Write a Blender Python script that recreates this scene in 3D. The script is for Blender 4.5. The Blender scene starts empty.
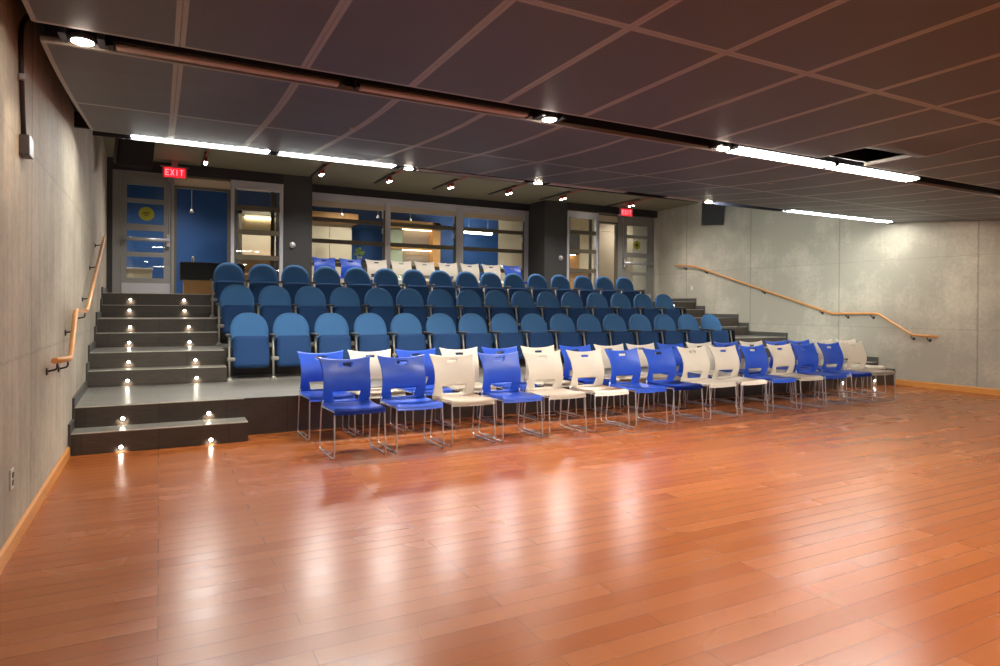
import bpy, bmesh, math, random
from mathutils import Vector, Matrix
random.seed(4)
PI = math.pi
sc = bpy.context.scene
COL = sc.collection

# ------------------------------------------------------------------ materials
def srgb(r, g, b):
    def f(c):
        c /= 255.0
        return c/12.92 if c <= 0.04045 else ((c+0.055)/1.055)**2.4
    return (f(r), f(g), f(b), 1.0)

def newmat(name):
    m = bpy.data.materials.new(name); m.use_nodes = True
    nt = m.node_tree; bs = nt.nodes['Principled BSDF']
    return m, nt, bs

def simple(name, col, rough=0.5, metal=0.0, noise=0.0, nscale=8.0, bump=0.0, coat=0.0, spec=None):
    m, nt, bs = newmat(name)
    bs.inputs['Base Color'].default_value = col
    bs.inputs['Roughness'].default_value = rough
    bs.inputs['Metallic'].default_value = metal
    bs.inputs['Coat Weight'].default_value = coat
    if spec is not None: bs.inputs['Specular IOR Level'].default_value = spec
    if noise or bump:
        tc = nt.nodes.new('ShaderNodeTexCoord')
        n = nt.nodes.new('ShaderNodeTexNoise'); n.inputs['Scale'].default_value = nscale
        n.inputs['Detail'].default_value = 5
        nt.links.new(tc.outputs['Object'], n.inputs['Vector'])
        if noise:
            mx = nt.nodes.new('ShaderNodeMix'); mx.data_type = 'RGBA'
            mx.inputs['A'].default_value = tuple(c*(1-noise) for c in col[:3])+(1,)
            mx.inputs['B'].default_value = tuple(min(1, c*(1+noise)) for c in col[:3])+(1,)
            nt.links.new(n.outputs['Fac'], mx.inputs['Factor'])
            nt.links.new(mx.outputs['Result'], bs.inputs['Base Color'])
        if bump:
            b = nt.nodes.new('ShaderNodeBump'); b.inputs['Strength'].default_value = bump
            b.inputs['Distance'].default_value = 0.01
            nt.links.new(n.outputs['Fac'], b.inputs['Height'])
            nt.links.new(b.outputs['Normal'], bs.inputs['Normal'])
    return m

def emit(name, col, strength):
    m, nt, bs = newmat(name)
    bs.inputs['Base Color'].default_value = col
    bs.inputs['Emission Color'].default_value = col
    bs.inputs['Emission Strength'].default_value = strength
    return m

def mathn(nt, op, a=None, b=None, c=None):
    n = nt.nodes.new('ShaderNodeMath'); n.operation = op
    for i, v in enumerate((a, b, c)):
        if v is None: continue
        if isinstance(v, (int, float)): n.inputs[i].default_value = v
        else: nt.links.new(v, n.inputs[i])
    return n.outputs[0]

def mix(nt, fac, a, b, blend='MIX'):
    n = nt.nodes.new('ShaderNodeMix'); n.data_type = 'RGBA'; n.blend_type = blend
    if isinstance(fac, (int, float)): n.inputs['Factor'].default_value = fac
    else: nt.links.new(fac, n.inputs['Factor'])
    for k, v in (('A', a), ('B', b)):
        if isinstance(v, tuple): n.inputs[k].default_value = v
        else: nt.links.new(v, n.inputs[k])
    return n.outputs['Result']

def floor_material():
    m, nt, bs = newmat('hardwood_floor')
    tc = nt.nodes.new('ShaderNodeTexCoord')
    br = nt.nodes.new('ShaderNodeTexBrick')
    br.offset = 0.61; br.offset_frequency = 3; br.squash = 1.0
    br.inputs['Scale'].default_value = 1.0
    br.inputs['Brick Width'].default_value = 1.35
    br.inputs['Row Height'].default_value = 0.115
    br.inputs['Mortar Size'].default_value = 0.0018
    br.inputs['Mortar Smooth'].default_value = 0.3
    br.inputs['Bias'].default_value = -0.1
    br.inputs['Color1'].default_value = (0, 0, 0, 1)
    br.inputs['Color2'].default_value = (1, 1, 1, 1)
    br.inputs['Mortar'].default_value = (0.5, 0.5, 0.5, 1)
    nt.links.new(tc.outputs['Object'], br.inputs['Vector'])
    # grain stretched along the boards
    mp = nt.nodes.new('ShaderNodeMapping'); mp.inputs['Scale'].default_value = (1.6, 34, 1)
    nt.links.new(tc.outputs['Object'], mp.inputs['Vector'])
    gr = nt.nodes.new('ShaderNodeTexNoise'); gr.inputs['Scale'].default_value = 1.6; gr.inputs['Detail'].default_value = 7
    gr.inputs['Roughness'].default_value = 0.62
    nt.links.new(mp.outputs['Vector'], gr.inputs['Vector'])
    big = nt.nodes.new('ShaderNodeTexNoise'); big.inputs['Scale'].default_value = 0.9
    nt.links.new(tc.outputs['Object'], big.inputs['Vector'])
    cr = nt.nodes.new('ShaderNodeValToRGB')
    e = cr.color_ramp.elements
    e[0].position = 0.0; e[0].color = srgb(153, 82, 36)
    e[1].position = 1.0; e[1].color = srgb(165, 93, 44)
    el = e.new(0.5); el.color = srgb(159, 88, 40)
    nt.links.new(br.outputs['Color'], cr.inputs['Fac'])
    g2 = nt.nodes.new('ShaderNodeValToRGB')
    g2.color_ramp.elements[0].position = 0.3; g2.color_ramp.elements[0].color = (0.84, 0.80, 0.77, 1)
    g2.color_ramp.elements[1].position = 0.72; g2.color_ramp.elements[1].color = (1.06, 1.05, 1.04, 1)
    nt.links.new(gr.outputs['Fac'], g2.inputs['Fac'])
    c1 = mix(nt, 0.45, cr.outputs['Color'], g2.outputs['Color'], 'MULTIPLY')
    # board seams darker
    c2 = mix(nt, mathn(nt, 'MULTIPLY', br.outputs['Fac'], 0.75), c1, srgb(70, 34, 18))
    nt.links.new(c2, bs.inputs['Base Color'])
    r = mathn(nt, 'MULTIPLY_ADD', br.outputs['Color'], 0.04, 0.215)
    r = mathn(nt, 'MULTIPLY_ADD', big.outputs['Fac'], 0.06, r)
    nt.links.new(r, bs.inputs['Roughness'])
    bs.inputs['Specular IOR Level'].default_value = 0.45
    bs.inputs['Coat Weight'].default_value = 0.0
    bs.inputs['Coat Roughness'].default_value = 0.12
    b = nt.nodes.new('ShaderNodeBump'); b.inputs['Strength'].default_value = 0.20; b.inputs['Distance'].default_value = 0.004
    hgt = mathn(nt, 'ADD', mathn(nt, 'MULTIPLY', br.outputs['Color'], 0.3), mathn(nt, 'MULTIPLY', big.outputs['Fac'], 0.8))
    hgt = mathn(nt, 'SUBTRACT', hgt, mathn(nt, 'MULTIPLY', br.outputs['Fac'], 0.6))
    nt.links.new(hgt, b.inputs['Height'])
    nt.links.new(b.outputs['Normal'], bs.inputs['Normal'])
    return m

def concrete(name, a, b, axis='Y', seams=(), streak=1.0):
    """board/plate-cast concrete: cloudy mottling, pin holes, vertical pour streaks, cold joints"""
    m, nt, bs = newmat(name)
    tc = nt.nodes.new('ShaderNodeTexCoord')
    sep = nt.nodes.new('ShaderNodeSeparateXYZ'); nt.links.new(tc.outputs['Object'], sep.inputs['Vector'])
    n1 = nt.nodes.new('ShaderNodeTexNoise'); n1.inputs['Scale'].default_value = 1.1; n1.inputs['Detail'].default_value = 8
    n1.inputs['Roughness'].default_value = 0.6
    nt.links.new(tc.outputs['Object'], n1.inputs['Vector'])
    mp = nt.nodes.new('ShaderNodeMapping'); mp.inputs['Scale'].default_value = (7, 7, 0.5)
    nt.links.new(tc.outputs['Object'], mp.inputs['Vector'])
    n2 = nt.nodes.new('ShaderNodeTexNoise'); n2.inputs['Scale'].default_value = 1.6; n2.inputs['Detail'].default_value = 6
    nt.links.new(mp.outputs['Vector'], n2.inputs['Vector'])
    n3 = nt.nodes.new('ShaderNodeTexVoronoi'); n3.inputs['Scale'].default_value = 5.5
    nt.links.new(tc.outputs['Object'], n3.inputs['Vector'])
    n4 = nt.nodes.new('ShaderNodeTexNoise'); n4.inputs['Scale'].default_value = 22; n4.inputs['Detail'].default_value = 4
    nt.links.new(tc.outputs['Object'], n4.inputs['Vector'])
    f = mathn(nt, 'ADD', mathn(nt, 'MULTIPLY', n1.outputs['Fac'], 1.0), mathn(nt, 'MULTIPLY', n2.outputs['Fac'], 0.55*streak))
    f = mathn(nt, 'ADD', f, mathn(nt, 'MULTIPLY', n4.outputs['Fac'], 0.28))
    mr = nt.nodes.new('ShaderNodeMapRange'); mr.inputs['From Min'].default_value = 0.68; mr.inputs['From Max'].default_value = 1.12 if streak < 0.5 else 1.2
    nt.links.new(f, mr.inputs['Value'])
    c = mix(nt, mr.outputs['Result'], a, b)
    dark = tuple(x*0.45 for x in a[:3])+(1,)
    hole = mathn(nt, 'LESS_THAN', n3.outputs['Distance'], 0.045)
    gate = mathn(nt, 'GREATER_THAN', n4.outputs['Fac'], 0.5)
    c = mix(nt, mathn(nt, 'MULTIPLY', mathn(nt, 'MULTIPLY', hole, gate), 0.7), c, dark)
    co = sep.outputs['Y'] if axis == 'Y' else sep.outputs['X']
    wob = mathn(nt, 'MULTIPLY', mathn(nt, 'SUBTRACT', n4.outputs['Fac'], 0.5), 0.03)
    for s in seams:
        d = mathn(nt, 'ABSOLUTE', mathn(nt, 'SUBTRACT', mathn(nt, 'ADD', co, wob), s))
        k = mathn(nt, 'LESS_THAN', d, 0.013)
        c = mix(nt, mathn(nt, 'MULTIPLY', k, 0.5), c, dark)
    for zs in (1.02, 2.25):
        d = mathn(nt, 'ABSOLUTE', mathn(nt, 'SUBTRACT', mathn(nt, 'ADD', sep.outputs['Z'], mathn(nt, 'MULTIPLY', wob, 2.0)), zs))
        k = mathn(nt, 'LESS_THAN', d, 0.009)
        c = mix(nt, mathn(nt, 'MULTIPLY', k, 0.22), c, dark)
    nt.links.new(c, bs.inputs['Base Color'])
    bs.inputs['Roughness'].default_value = 0.72
    bs.inputs['Specular IOR Level'].default_value = 0.3
    bp = nt.nodes.new('ShaderNodeBump'); bp.inputs['Strength'].default_value = 0.25; bp.inputs['Distance'].default_value = 0.01
    nt.links.new(f, bp.inputs['Height']); nt.links.new(bp.outputs['Normal'], bs.inputs['Normal'])
    return m

def perforated():
    m, nt, bs = newmat('perforated_metal')
    tc = nt.nodes.new('ShaderNodeTexCoord')
    sep = nt.nodes.new('ShaderNodeSeparateXYZ'); nt.links.new(tc.outputs['Object'], sep.inputs['Vector'])
    p = 2*PI/0.013
    sx = mathn(nt, 'SINE', mathn(nt, 'MULTIPLY', sep.outputs['X'], p))
    sy = mathn(nt, 'SINE', mathn(nt, 'MULTIPLY', sep.outputs['Y'], p))
    d = mathn(nt, 'GREATER_THAN', mathn(nt, 'MULTIPLY', sx, sy), 0.35)
    n = nt.nodes.new('ShaderNodeTexNoise'); n.inputs['Scale'].default_value = 0.7; n.inputs['Detail'].default_value = 3
    nt.links.new(tc.outputs['Object'], n.inputs['Vector'])
    base = mix(nt, n.outputs['Fac'], srgb(72, 69, 77), srgb(92, 88, 96))
    c = mix(nt, mathn(nt, 'MULTIPLY', d, 0.42), base, srgb(42, 31, 31))
    nt.links.new(c, bs.inputs['Base Color'])
    bs.inputs['Roughness'].default_value = 0.48
    bs.inputs['Metallic'].default_value = 0.25
    return m

def wood(name, a, b, sx=1, sy=18, sz=18, rough=0.4):
    m, nt, bs = newmat(name)
    tc = nt.nodes.new('ShaderNodeTexCoord')
    mp = nt.nodes.new('ShaderNodeMapping'); mp.inputs['Scale'].default_value = (sx, sy, sz)
    nt.links.new(tc.outputs['Object'], mp.inputs['Vector'])
    n = nt.nodes.new('ShaderNodeTexNoise'); n.inputs['Scale'].default_value = 2; n.inputs['Detail'].default_value = 6
    nt.links.new(mp.outputs['Vector'], n.inputs['Vector'])
    nt.links.new(mix(nt, n.outputs['Fac'], a, b), bs.inputs['Base Color'])
    bs.inputs['Roughness'].default_value = rough
    return m

def tile(name, a, b, w, h, axisswap=False, rough=0.45):
    m, nt, bs = newmat(name)
    tc = nt.nodes.new('ShaderNodeTexCoord')
    br = nt.nodes.new('ShaderNodeTexBrick'); br.offset = 0.5
    br.inputs['Scale'].default_value = 1; br.inputs['Brick Width'].default_value = w; br.inputs['Row Height'].default_value = h
    br.inputs['Mortar Size'].default_value = 0.003
    br.inputs['Color1'].default_value = a; br.inputs['Color2'].default_value = b
    br.inputs['Mortar'].default_value = tuple(x*0.55 for x in a[:3])+(1,)
    v = tc.outputs['Object']
    if axisswap:
        mp = nt.nodes.new('ShaderNodeMapping'); mp.inputs['Rotation'].default_value = (PI/2, 0, 0)
        nt.links.new(v, mp.inputs['Vector']); v = mp.outputs['Vector']
    nt.links.new(v, br.inputs['Vector'])
    n = nt.nodes.new('ShaderNodeTexNoise'); n.inputs['Scale'].default_value = 9; n.inputs['Detail'].default_value = 6
    mp2 = nt.nodes.new('ShaderNodeMapping'); mp2.inputs['Scale'].default_value = (1, 6, 6)
    nt.links.new(tc.outputs['Object'], mp2.inputs['Vector']); nt.links.new(mp2.outputs['Vector'], n.inputs['Vector'])
    g = mathn(nt, 'MULTIPLY_ADD', n.outputs['Fac'], 0.9, 0.55)
    cm = nt.nodes.new('ShaderNodeCombineColor')
    for i in range(3): nt.links.new(g, cm.inputs[i])
    nt.links.new(mix(nt, 0.8, br.outputs['Color'], cm.outputs['Color'], 'MULTIPLY'), bs.inputs['Base Color'])
    bs.inputs['Roughness'].default_value = rough
    return m

def glass_material(name='pane_glass', tint=(0.93, 0.96, 0.95, 1), refl=0.10):
    m = bpy.data.materials.new(name); m.use_nodes = True
    nt = m.node_tree; nt.nodes.clear()
    out = nt.nodes.new('ShaderNodeOutputMaterial')
    tr = nt.nodes.new('ShaderNodeBsdfTransparent'); tr.inputs['Color'].default_value = tint
    gl = nt.nodes.new('ShaderNodeBsdfGlossy'); gl.inputs['Roughness'].default_value = 0.0
    fr = nt.nodes.new('ShaderNodeFresnel'); fr.inputs['IOR'].default_value = 1.45
    k = mathn(nt, 'MULTIPLY_ADD', fr.outputs[0], 1.0, refl*0.3)
    mx = nt.nodes.new('ShaderNodeMixShader')
    nt.links.new(k, mx.inputs[0]); nt.links.new(tr.outputs[0], mx.inputs[1]); nt.links.new(gl.outputs[0], mx.inputs[2])
    nt.links.new(mx.outputs[0], out.inputs['Surface'])
    return m

M = {}
M['floor'] = floor_material()
M['conc_left'] = concrete('concrete_left', srgb(150, 139, 124), srgb(196, 184, 167), 'Y', (2.2, 4.9, 7.6), 0.8)
M['conc_right'] = concrete('concrete_right', srgb(168, 161, 147), srgb(212, 202, 184), 'Y', (5.72, 8.15, 10.3, 12.3, 3.2), 0.25)
M['conc_back'] = concrete('concrete_rear', srgb(150, 146, 132), srgb(186, 180, 164), 'X', (1.5, 4.5, 7.5, 10.5), 0.8)
M['perf'] = perforated()
M['panel_edge'] = simple('panel_edge_metal', srgb(146, 136, 130), 0.4, 0.3)
M['plenum'] = simple('plenum_black', srgb(16, 15, 20), 0.8)
M['channel'] = simple('channel_black', srgb(24, 24, 33), 0.45)
M['olive'] = simple('painted_soffit', srgb(124, 116, 94), 0.7, noise=0.05, nscale=2)
M['dark_wall'] = simple('charcoal_paint', srgb(58, 57, 58), 0.6, noise=0.06, nscale=3)
M['beam'] = simple('dark_beam_paint', srgb(42, 38, 42), 0.6)
M['frame'] = simple('door_frame_grey', srgb(150, 149, 146), 0.42, 0.3)
M['silver'] = simple('silver_frame', srgb(206, 206, 214), 0.35, 0.45)
M['bar'] = simple('olive_brown_bar', srgb(104, 96, 80), 0.45, 0.2)
M['steel'] = simple('brushed_steel', srgb(200, 200, 206), 0.32, 0.6, noise=0.08, nscale=30)
M['chrome'] = simple('chrome', srgb(196, 198, 208), 0.28, 0.6)
M['glass'] = glass_material()
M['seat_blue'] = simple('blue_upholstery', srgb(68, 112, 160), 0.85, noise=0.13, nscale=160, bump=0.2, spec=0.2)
M['seat_blue_shaded'] = simple('blue_upholstery_shaded', srgb(42, 72, 116), 0.85, noise=0.13, nscale=160, bump=0.2, spec=0.2)  # same fabric as the backs, shade on the cushions painted in as darker blue
M['seat_shell'] = simple('seat_shell_black', srgb(26, 28, 34), 0.5)
M['seat_metal'] = simple('seat_metal_grey', srgb(158, 153, 142), 0.4, 0.2)
M['arm'] = simple('armrest_grey', srgb(58, 56, 56), 0.5)
M['chair_blue'] = simple('blue_plastic', srgb(44, 88, 206), 0.33, noise=0.03, nscale=5)
M['chair_white'] = simple('white_plastic', srgb(226, 217, 203), 0.42, noise=0.03, nscale=5)
M['rail'] = wood('handrail_wood', srgb(190, 122, 62), srgb(222, 160, 92), 6, 6, 6, 0.3)
M['base'] = wood('baseboard_wood', srgb(196, 128, 60), srgb(220, 152, 80), 12, 1, 12, 0.35)
M['riser'] = tile('riser_tile', srgb(70, 62, 56), srgb(80, 71, 64), 0.6, 0.4, True, 0.5)
M['tread'] = tile('tread_tile', srgb(122, 118, 112), srgb(134, 130, 122), 0.6, 0.3, False, 0.32)
M['nosing'] = simple('stone_nosing', srgb(196, 190, 178), 0.4)
M['skirt'] = simple('dark_skirting_tile', srgb(74, 72, 68), 0.5, noise=0.1, nscale=10)
M['blue_wall'] = simple('blue_paint', srgb(20, 68, 124), 0.6, noise=0.03, nscale=1)
M['beige'] = simple('beige_paint', srgb(206, 190, 164), 0.6, noise=0.03, nscale=2)
M['pinkish'] = simple('dark_lens', srgb(170, 150, 148), 0.35)
M['white_ceiling'] = simple('lobby_ceiling_white', srgb(196, 200, 200), 0.7)
M['black'] = simple('black_plastic', srgb(16, 16, 18), 0.5)
M['grille'] = simple('speaker_grille', srgb(24, 24, 26), 0.7, noise=0.3, nscale=200)
M['woodpanel'] = wood('lobby_wood', srgb(186, 130, 72), srgb(214, 164, 100), 3, 20, 3, 0.45)
M['marble'] = simple('speckled_stone', srgb(140, 128, 116), 0.5, noise=0.5, nscale=40)
M['palegreen'] = simple('pale_green_panel', srgb(180, 190, 164), 0.4)
M['leaf'] = simple('leaf_green', srgb(160, 180, 62), 0.5, noise=0.2, nscale=30)
M['pot'] = simple('pot_white', srgb(210, 205, 195), 0.5)
M['yellow'] = simple('yellow_sticker', srgb(178, 176, 52), 0.5)
M['blackprint'] = simple('black_print', srgb(30, 28, 20), 0.6)
M['copper'] = simple('red_track_bar', srgb(186, 82, 70), 0.35, 0.4)
M['plate'] = simple('plate_grey', srgb(196, 192, 182), 0.4)
M['conduit'] = simple('conduit_grey', srgb(60, 54, 56), 0.4, 0.4)
M['tube'] = emit('tube_lit', (1.0, 0.98, 0.90, 1), 30.0)
M['tube_rear'] = emit('tube_lit_rear', (0.97, 1.0, 0.93, 1), 46.0)
M['tube_right'] = emit('tube_lit_right', (0.97, 1.0, 0.93, 1), 24.0)
M['tube_dim'] = emit('tube_lit_dim', (1.0, 0.98, 0.90, 1), 17.0)
M['down'] = emit('downlight_lit', (1.0, 0.86, 0.70, 1), 40.0)
M['steplamp'] = emit('step_lamp_lit', (1.0, 0.93, 0.80, 1), 16.0)
M['spot'] = emit('spot_lit', (1.0, 0.90, 0.78, 1), 18.0)
M['lobbylamp'] = emit('lobby_lamp_lit', (1.0, 0.97, 0.92, 1), 20.0)
M['lobbywarm'] = emit('lobby_warm_lit', (1.0, 0.80, 0.52, 1), 5.0)
M['exit_body'] = emit('exit_sign_red', (1.0, 0.015, 0.03, 1), 0.50)
M['exit_letter'] = emit('exit_letter_glow', (1.0, 0.22, 0.26, 1), 0.75)
M['exit_case'] = simple('exit_case', srgb(200, 120, 120), 0.4)

# ------------------------------------------------------------------ mesh helpers
def link(name, bm, mats, parent=None, smooth=False, loc=None):
    me = bpy.data.meshes.new(name)
    bm.normal_update(); bm.to_mesh(me); bm.free()
    if not isinstance(mats, (list, tuple)): mats = [mats]
    for m in mats: me.materials.append(m)
    if smooth:
        for p in me.polygons: p.use_smooth = True
    o = bpy.data.objects.new(name, me); COL.objects.link(o)
    if parent: o.parent = parent
    if loc: o.location = loc
    return o

def box(bm, x0, x1, y0, y1, z0, z1, mi=0, rot=None, org=None):
    vs = [bm.verts.new((x, y, z)) for x in (x0, x1) for y in (y0, y1) for z in (z0, z1)]
    fs = []
    for f in ((0, 1, 3, 2), (4, 6, 7, 5), (0, 4, 5, 1), (2, 3, 7, 6), (0, 2, 6, 4), (1, 5, 7, 3)):
        fc = bm.faces.new([vs[i] for i in f]); fc.material_index = mi; fs.append(fc)
    if rot is not None: bmesh.ops.rotate(bm, verts=vs, cent=org or (0, 0, 0), matrix=rot)
    return vs

def bevelbox(bm, x0, x1, y0, y1, z0, z1, r, seg=2, mi=0):
    b2 = bmesh.new(); box(b2, x0, x1, y0, y1, z0, z1, mi)
    bmesh.ops.bevel(b2, geom=b2.edges[:], offset=r, segments=seg, affect='EDGES', profile=0.5)
    merge(bm, b2, mi)

def merge(bm, b2, mi=None):
    mp = {}
    for v in b2.verts: mp[v] = bm.verts.new(v.co)
    out = []
    for f in b2.faces:
        try:
            nf = bm.faces.new([mp[v] for v in f.verts]); nf.material_index = f.material_index if mi is None else mi
            nf.smooth = f.smooth; out.append(nf)
        except ValueError: pass
    b2.free(); return list(mp.values())

def tube(bm, pts, r, seg=8, mi=0, caps=True):
    pts = [Vector(p) for p in pts]; rings = []
    n = len(pts); up = Vector((0, 0, 1))
    t0 = (pts[1]-pts[0]).normalized()
    ref = up if abs(t0.dot(up)) < 0.9 else Vector((1, 0, 0))
    nrm = (ref - t0*ref.dot(t0)).normalized()
    for i, p in enumerate(pts):
        if i == 0: t = (pts[1]-pts[0]).normalized()
        elif i == n-1: t = (pts[-1]-pts[-2]).normalized()
        else: t = ((pts[i+1]-p).normalized()+(p-pts[i-1]).normalized()).normalized()
        nrm = (nrm - t*nrm.dot(t)).normalized(); bn = t.cross(nrm)
        rr = r[i] if isinstance(r, (list, tuple)) else r
        rings.append([bm.verts.new(p + (nrm*math.cos(2*PI*k/seg)+bn*math.sin(2*PI*k/seg))*rr) for k in range(seg)])
    for a, b in zip(rings, rings[1:]):
        for k in range(seg):
            f = bm.faces.new((a[k], a[(k+1) % seg], b[(k+1) % seg], b[k])); f.material_index = mi; f.smooth = True
    if caps:
        f = bm.faces.new(rings[0][::-1]); f.material_index = mi
        f = bm.faces.new(rings[-1]); f.material_index = mi

def lathe(bm, prof, seg=20, cx=0, cy=0, cz=0, mi=0, axis='Z'):
    rings = []
    for r, z in prof:
        ring = []
        for k in range(seg):
            a = 2*PI*k/seg
            x, y, zz = r*math.cos(a), r*math.sin(a), z
            if axis == 'Y': x, y, zz = x, z, y
            if axis == 'X': x, y, zz = z, x, y
            ring.append(bm.verts.new((cx+x, cy+y, cz+zz)))
        rings.append(ring)
    for a, b in zip(rings, rings[1:]):
        for k in range(seg):
            f = bm.faces.new((a[k], a[(k+1) % seg], b[(k+1) % seg], b[k])); f.material_index = mi; f.smooth = True
    for rg, fl in ((rings[0], True), (rings[-1], False)):
        f = bm.faces.new(rg[::-1] if fl else rg); f.material_index = mi

def smooth_path(pts, n=5, rad=0.06):
    """round the corners of a polyline"""
    pts = [Vector(p) for p in pts]; out = [pts[0]]
    for i in range(1, len(pts)-1):
        a, b, c = pts[i-1], pts[i], pts[i+1]
        d = min(rad, (b-a).length*0.45, (c-b).length*0.45)
        p0 = b+(a-b).normalized()*d; p2 = b+(c-b).normalized()*d
        for k in range(n+1):
            t = k/n; out.append(p0*(1-t)**2+b*2*t*(1-t)+p2*t*t)
    out.append(pts[-1]); return out

def prism(bm, poly, axis, d0, d1, mi=0):
    """poly in 2D extruded along axis. axis 'X': poly=(y,z); 'Y': (x,z); 'Z': (x,y)"""
    def P(p, d):
        return (d, p[0], p[1]) if axis == 'X' else ((p[0], d, p[1]) if axis == 'Y' else (p[0], p[1], d))
    a = [bm.verts.new(P(p, d0)) for p in poly]; b = [bm.verts.new(P(p, d1)) for p in poly]
    fs = [bm.faces.new(a), bm.faces.new(b[::-1])]
    n = len(poly)
    for i in range(n): fs.append(bm.faces.new((a[i], b[i], b[(i+1) % n], a[(i+1) % n])))
    for f in fs: f.material_index = mi
    bmesh.ops.recalc_face_normals(bm, faces=fs)

def cushion(bm, outline, t, puff, frame, back_puff=0.0, rings=5, mi=0):
    """pillow-like pad: outline [(x,z)] around (cx,cz); frame maps (x, depth, z)->Vector; front is -depth"""
    cx = sum(p[0] for p in outline)/len(outline); cz = sum(p[1] for p in outline)/len(outline)
    def ring(s, d):
        return [bm.verts.new(frame(cx+(p[0]-cx)*s, d, cz+(p[1]-cz)*s)) for p in outline]
    R = []
    r = t*0.45
    # back centre -> back edge -> side -> front edge -> front centre
    for k in range(1, rings): s = k/rings; R.append(ring(s*0.94, t/2+back_puff*(1-s*s)))
    R.append(ring(0.965, t/2)); R.append(ring(0.992, t/2-r*0.45)); R.append(ring(1.0, 0.0)); R.append(ring(0.992, -t/2+r*0.45)); R.append(ring(0.965, -t/2-puff*0.10))
    for k in range(rings-1, 0, -1): s = k/rings; R.append(ring(s*0.94, -t/2-puff*(1-s**3)))
    n = len(outline)
    for a, b in zip(R, R[1:]):
        for k in range(n):
            f = bm.faces.new((a[k], a[(k+1) % n], b[(k+1) % n], b[k])); f.material_index = mi; f.smooth = True
    for rg in (R[0], R[-1]):
        f = bm.faces.new(rg); f.smooth = True; f.material_index = mi
    bmesh.ops.recalc_face_normals(bm, faces=bm.faces[:])

def roundrect(w, h, r, n=5, cx=0, cz=0):
    out = []
    for (sx, sz, a0) in ((1, 1, 0), (-1, 1, 90), (-1, -1, 180), (1, -1, 270)):
        for k in range(n+1):
            a = math.radians(a0+90*k/n)
            out.append((cx+sx*(w/2-r)+r*math.cos(a), cz+sz*(h/2-r)+r*math.sin(a)))
    # add mid points on long sides
    res = []
    for i, p in enumerate(out):
        q = out[(i+1) % len(out)]; res.append(p)
        L = math.dist(p, q)
        if L > 0.08:
            m = int(L/0.05)
            for j in range(1, m): res.append((p[0]+(q[0]-p[0])*j/m, p[1]+(q[1]-p[1])*j/m))
    return res

def thing(name, label, cat, loc=(0, 0, 0), rz=0.0, group=None):
    o = bpy.data.objects.new(name, None); COL.objects.link(o)
    o.location = loc; o.rotation_euler = (0, 0, rz); o.empty_display_size = 0.1
    o['label'] = label; o['category'] = cat
    if group: o['group'] = group
    return o

def tag(o, label, cat, group=None):
    o['label'] = label; o['category'] = cat
    if group: o['group'] = group
    return o

def struct(o, label=None, cat=None):
    o['kind'] = 'structure'
    if label: o['label'] = label
    if cat: o['category'] = cat
    return o

def copy_tree(o, parent=None):
    c = o.copy(); COL.objects.link(c); c.parent = parent
    for ch in list(o.children): copy_tree(ch, c)
    return c

ORD = ['first', 'second', 'third', 'fourth', 'fifth', 'sixth', 'seventh', 'eighth', 'ninth', 'tenth', 'eleventh', 'twelfth',
       'thirteenth', 'fourteenth', 'fifteenth', 'sixteenth', 'seventeenth', 'eighteenth', 'nineteenth']

# ------------------------------------------------------------------ dimensions
XL, XR = -0.70, 11.75
YB = -4.6                      # wall behind the camera
YS = 7.07; TR = 0.313; R = 0.189
YD = 13.4; YW = 14.2           # door plane, window plane
ZP = 2.69                      # suspended ceiling
ZO = 3.94                      # painted ceiling above the seats
LF = 8*R                       # landing level
def xl(y): return XL if y < 7 else XL-(y-7)/6.4*0.13

# ------------------------------------------------------------------ shell
bm = bmesh.new(); box(bm, -1.4, 12.4, YB-0.3, 7.3, -0.2, 0.0)
struct(link('floor', bm, M['floor']), 'glossy orange brown hardwood floor of long boards', 'floor')

bm = bmesh.new()
prism(bm, [(XL, YB), (XL, 7.0), (xl(13.4), 13.4), (xl(13.4), 13.9), (-1.3, 13.9), (-1.3, YB)], 'Z', -0.2, 4.1)
struct(link('wall_left', bm, M['conc_left']), 'left wall of streaked bare concrete', 'wall')
bm = bmesh.new(); box(bm, XR, XR+0.4, YB, 14.4, -0.2, 4.1)
struct(link('wall_right', bm, M['conc_right']), 'right wall of mottled bare concrete with cast joints', 'wall')
bm = bmesh.new(); box(bm, -1.3, XR+0.4, YB-0.3, YB, -0.2, 4.1)
struct(link('wall_front', bm, M['conc_back']), 'concrete wall behind the camera', 'wall')

# baseboards
bm = bmesh.new(); prism(bm, [(XL, 0.0), (XL+0.018, 0.0), (XL+0.018, 0.078), (XL+0.006, 0.090), (XL, 0.090)], 'Y', YB, YS-TR-0.002)
struct(link('baseboard_left', bm, M['base']), 'honey wood baseboard along the left concrete wall', 'baseboard')
bm = bmesh.new(); prism(bm, [(XR, 0.0), (XR-0.022, 0.0), (XR-0.022, 0.088), (XR-0.006, 0.100), (XR, 0.100)], 'Y', YB, YS-0.035)
struct(link('baseboard_right', bm, M['base']), 'honey wood baseboard along the right concrete wall', 'baseboard')

# ------------------------------------------------------------------ seating platforms and stairs
def slab(name, x0, x1, y0, y1, z0, z1, parent, nose=True):
    """tread slab: dark riser front, lighter tile top, pale nosing"""
    bm = bmesh.new()
    box(bm, x0, x1, y0, y1, z0, z1, 0)
    for f in bm.faces:
        if f.calc_center_median().z > z1-1e-4: f.material_index = 1
    o = link(name, bm, [M['riser'], M['tread']], parent)
    if nose:
        bm = bmesh.new(); box(bm, x0+0.004, x1-0.004, y0-0.005, y0+0.018, z1-0.006, z1+0.0025)
        link('nosing', bm, M['nosing'], o)
    return o

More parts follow.
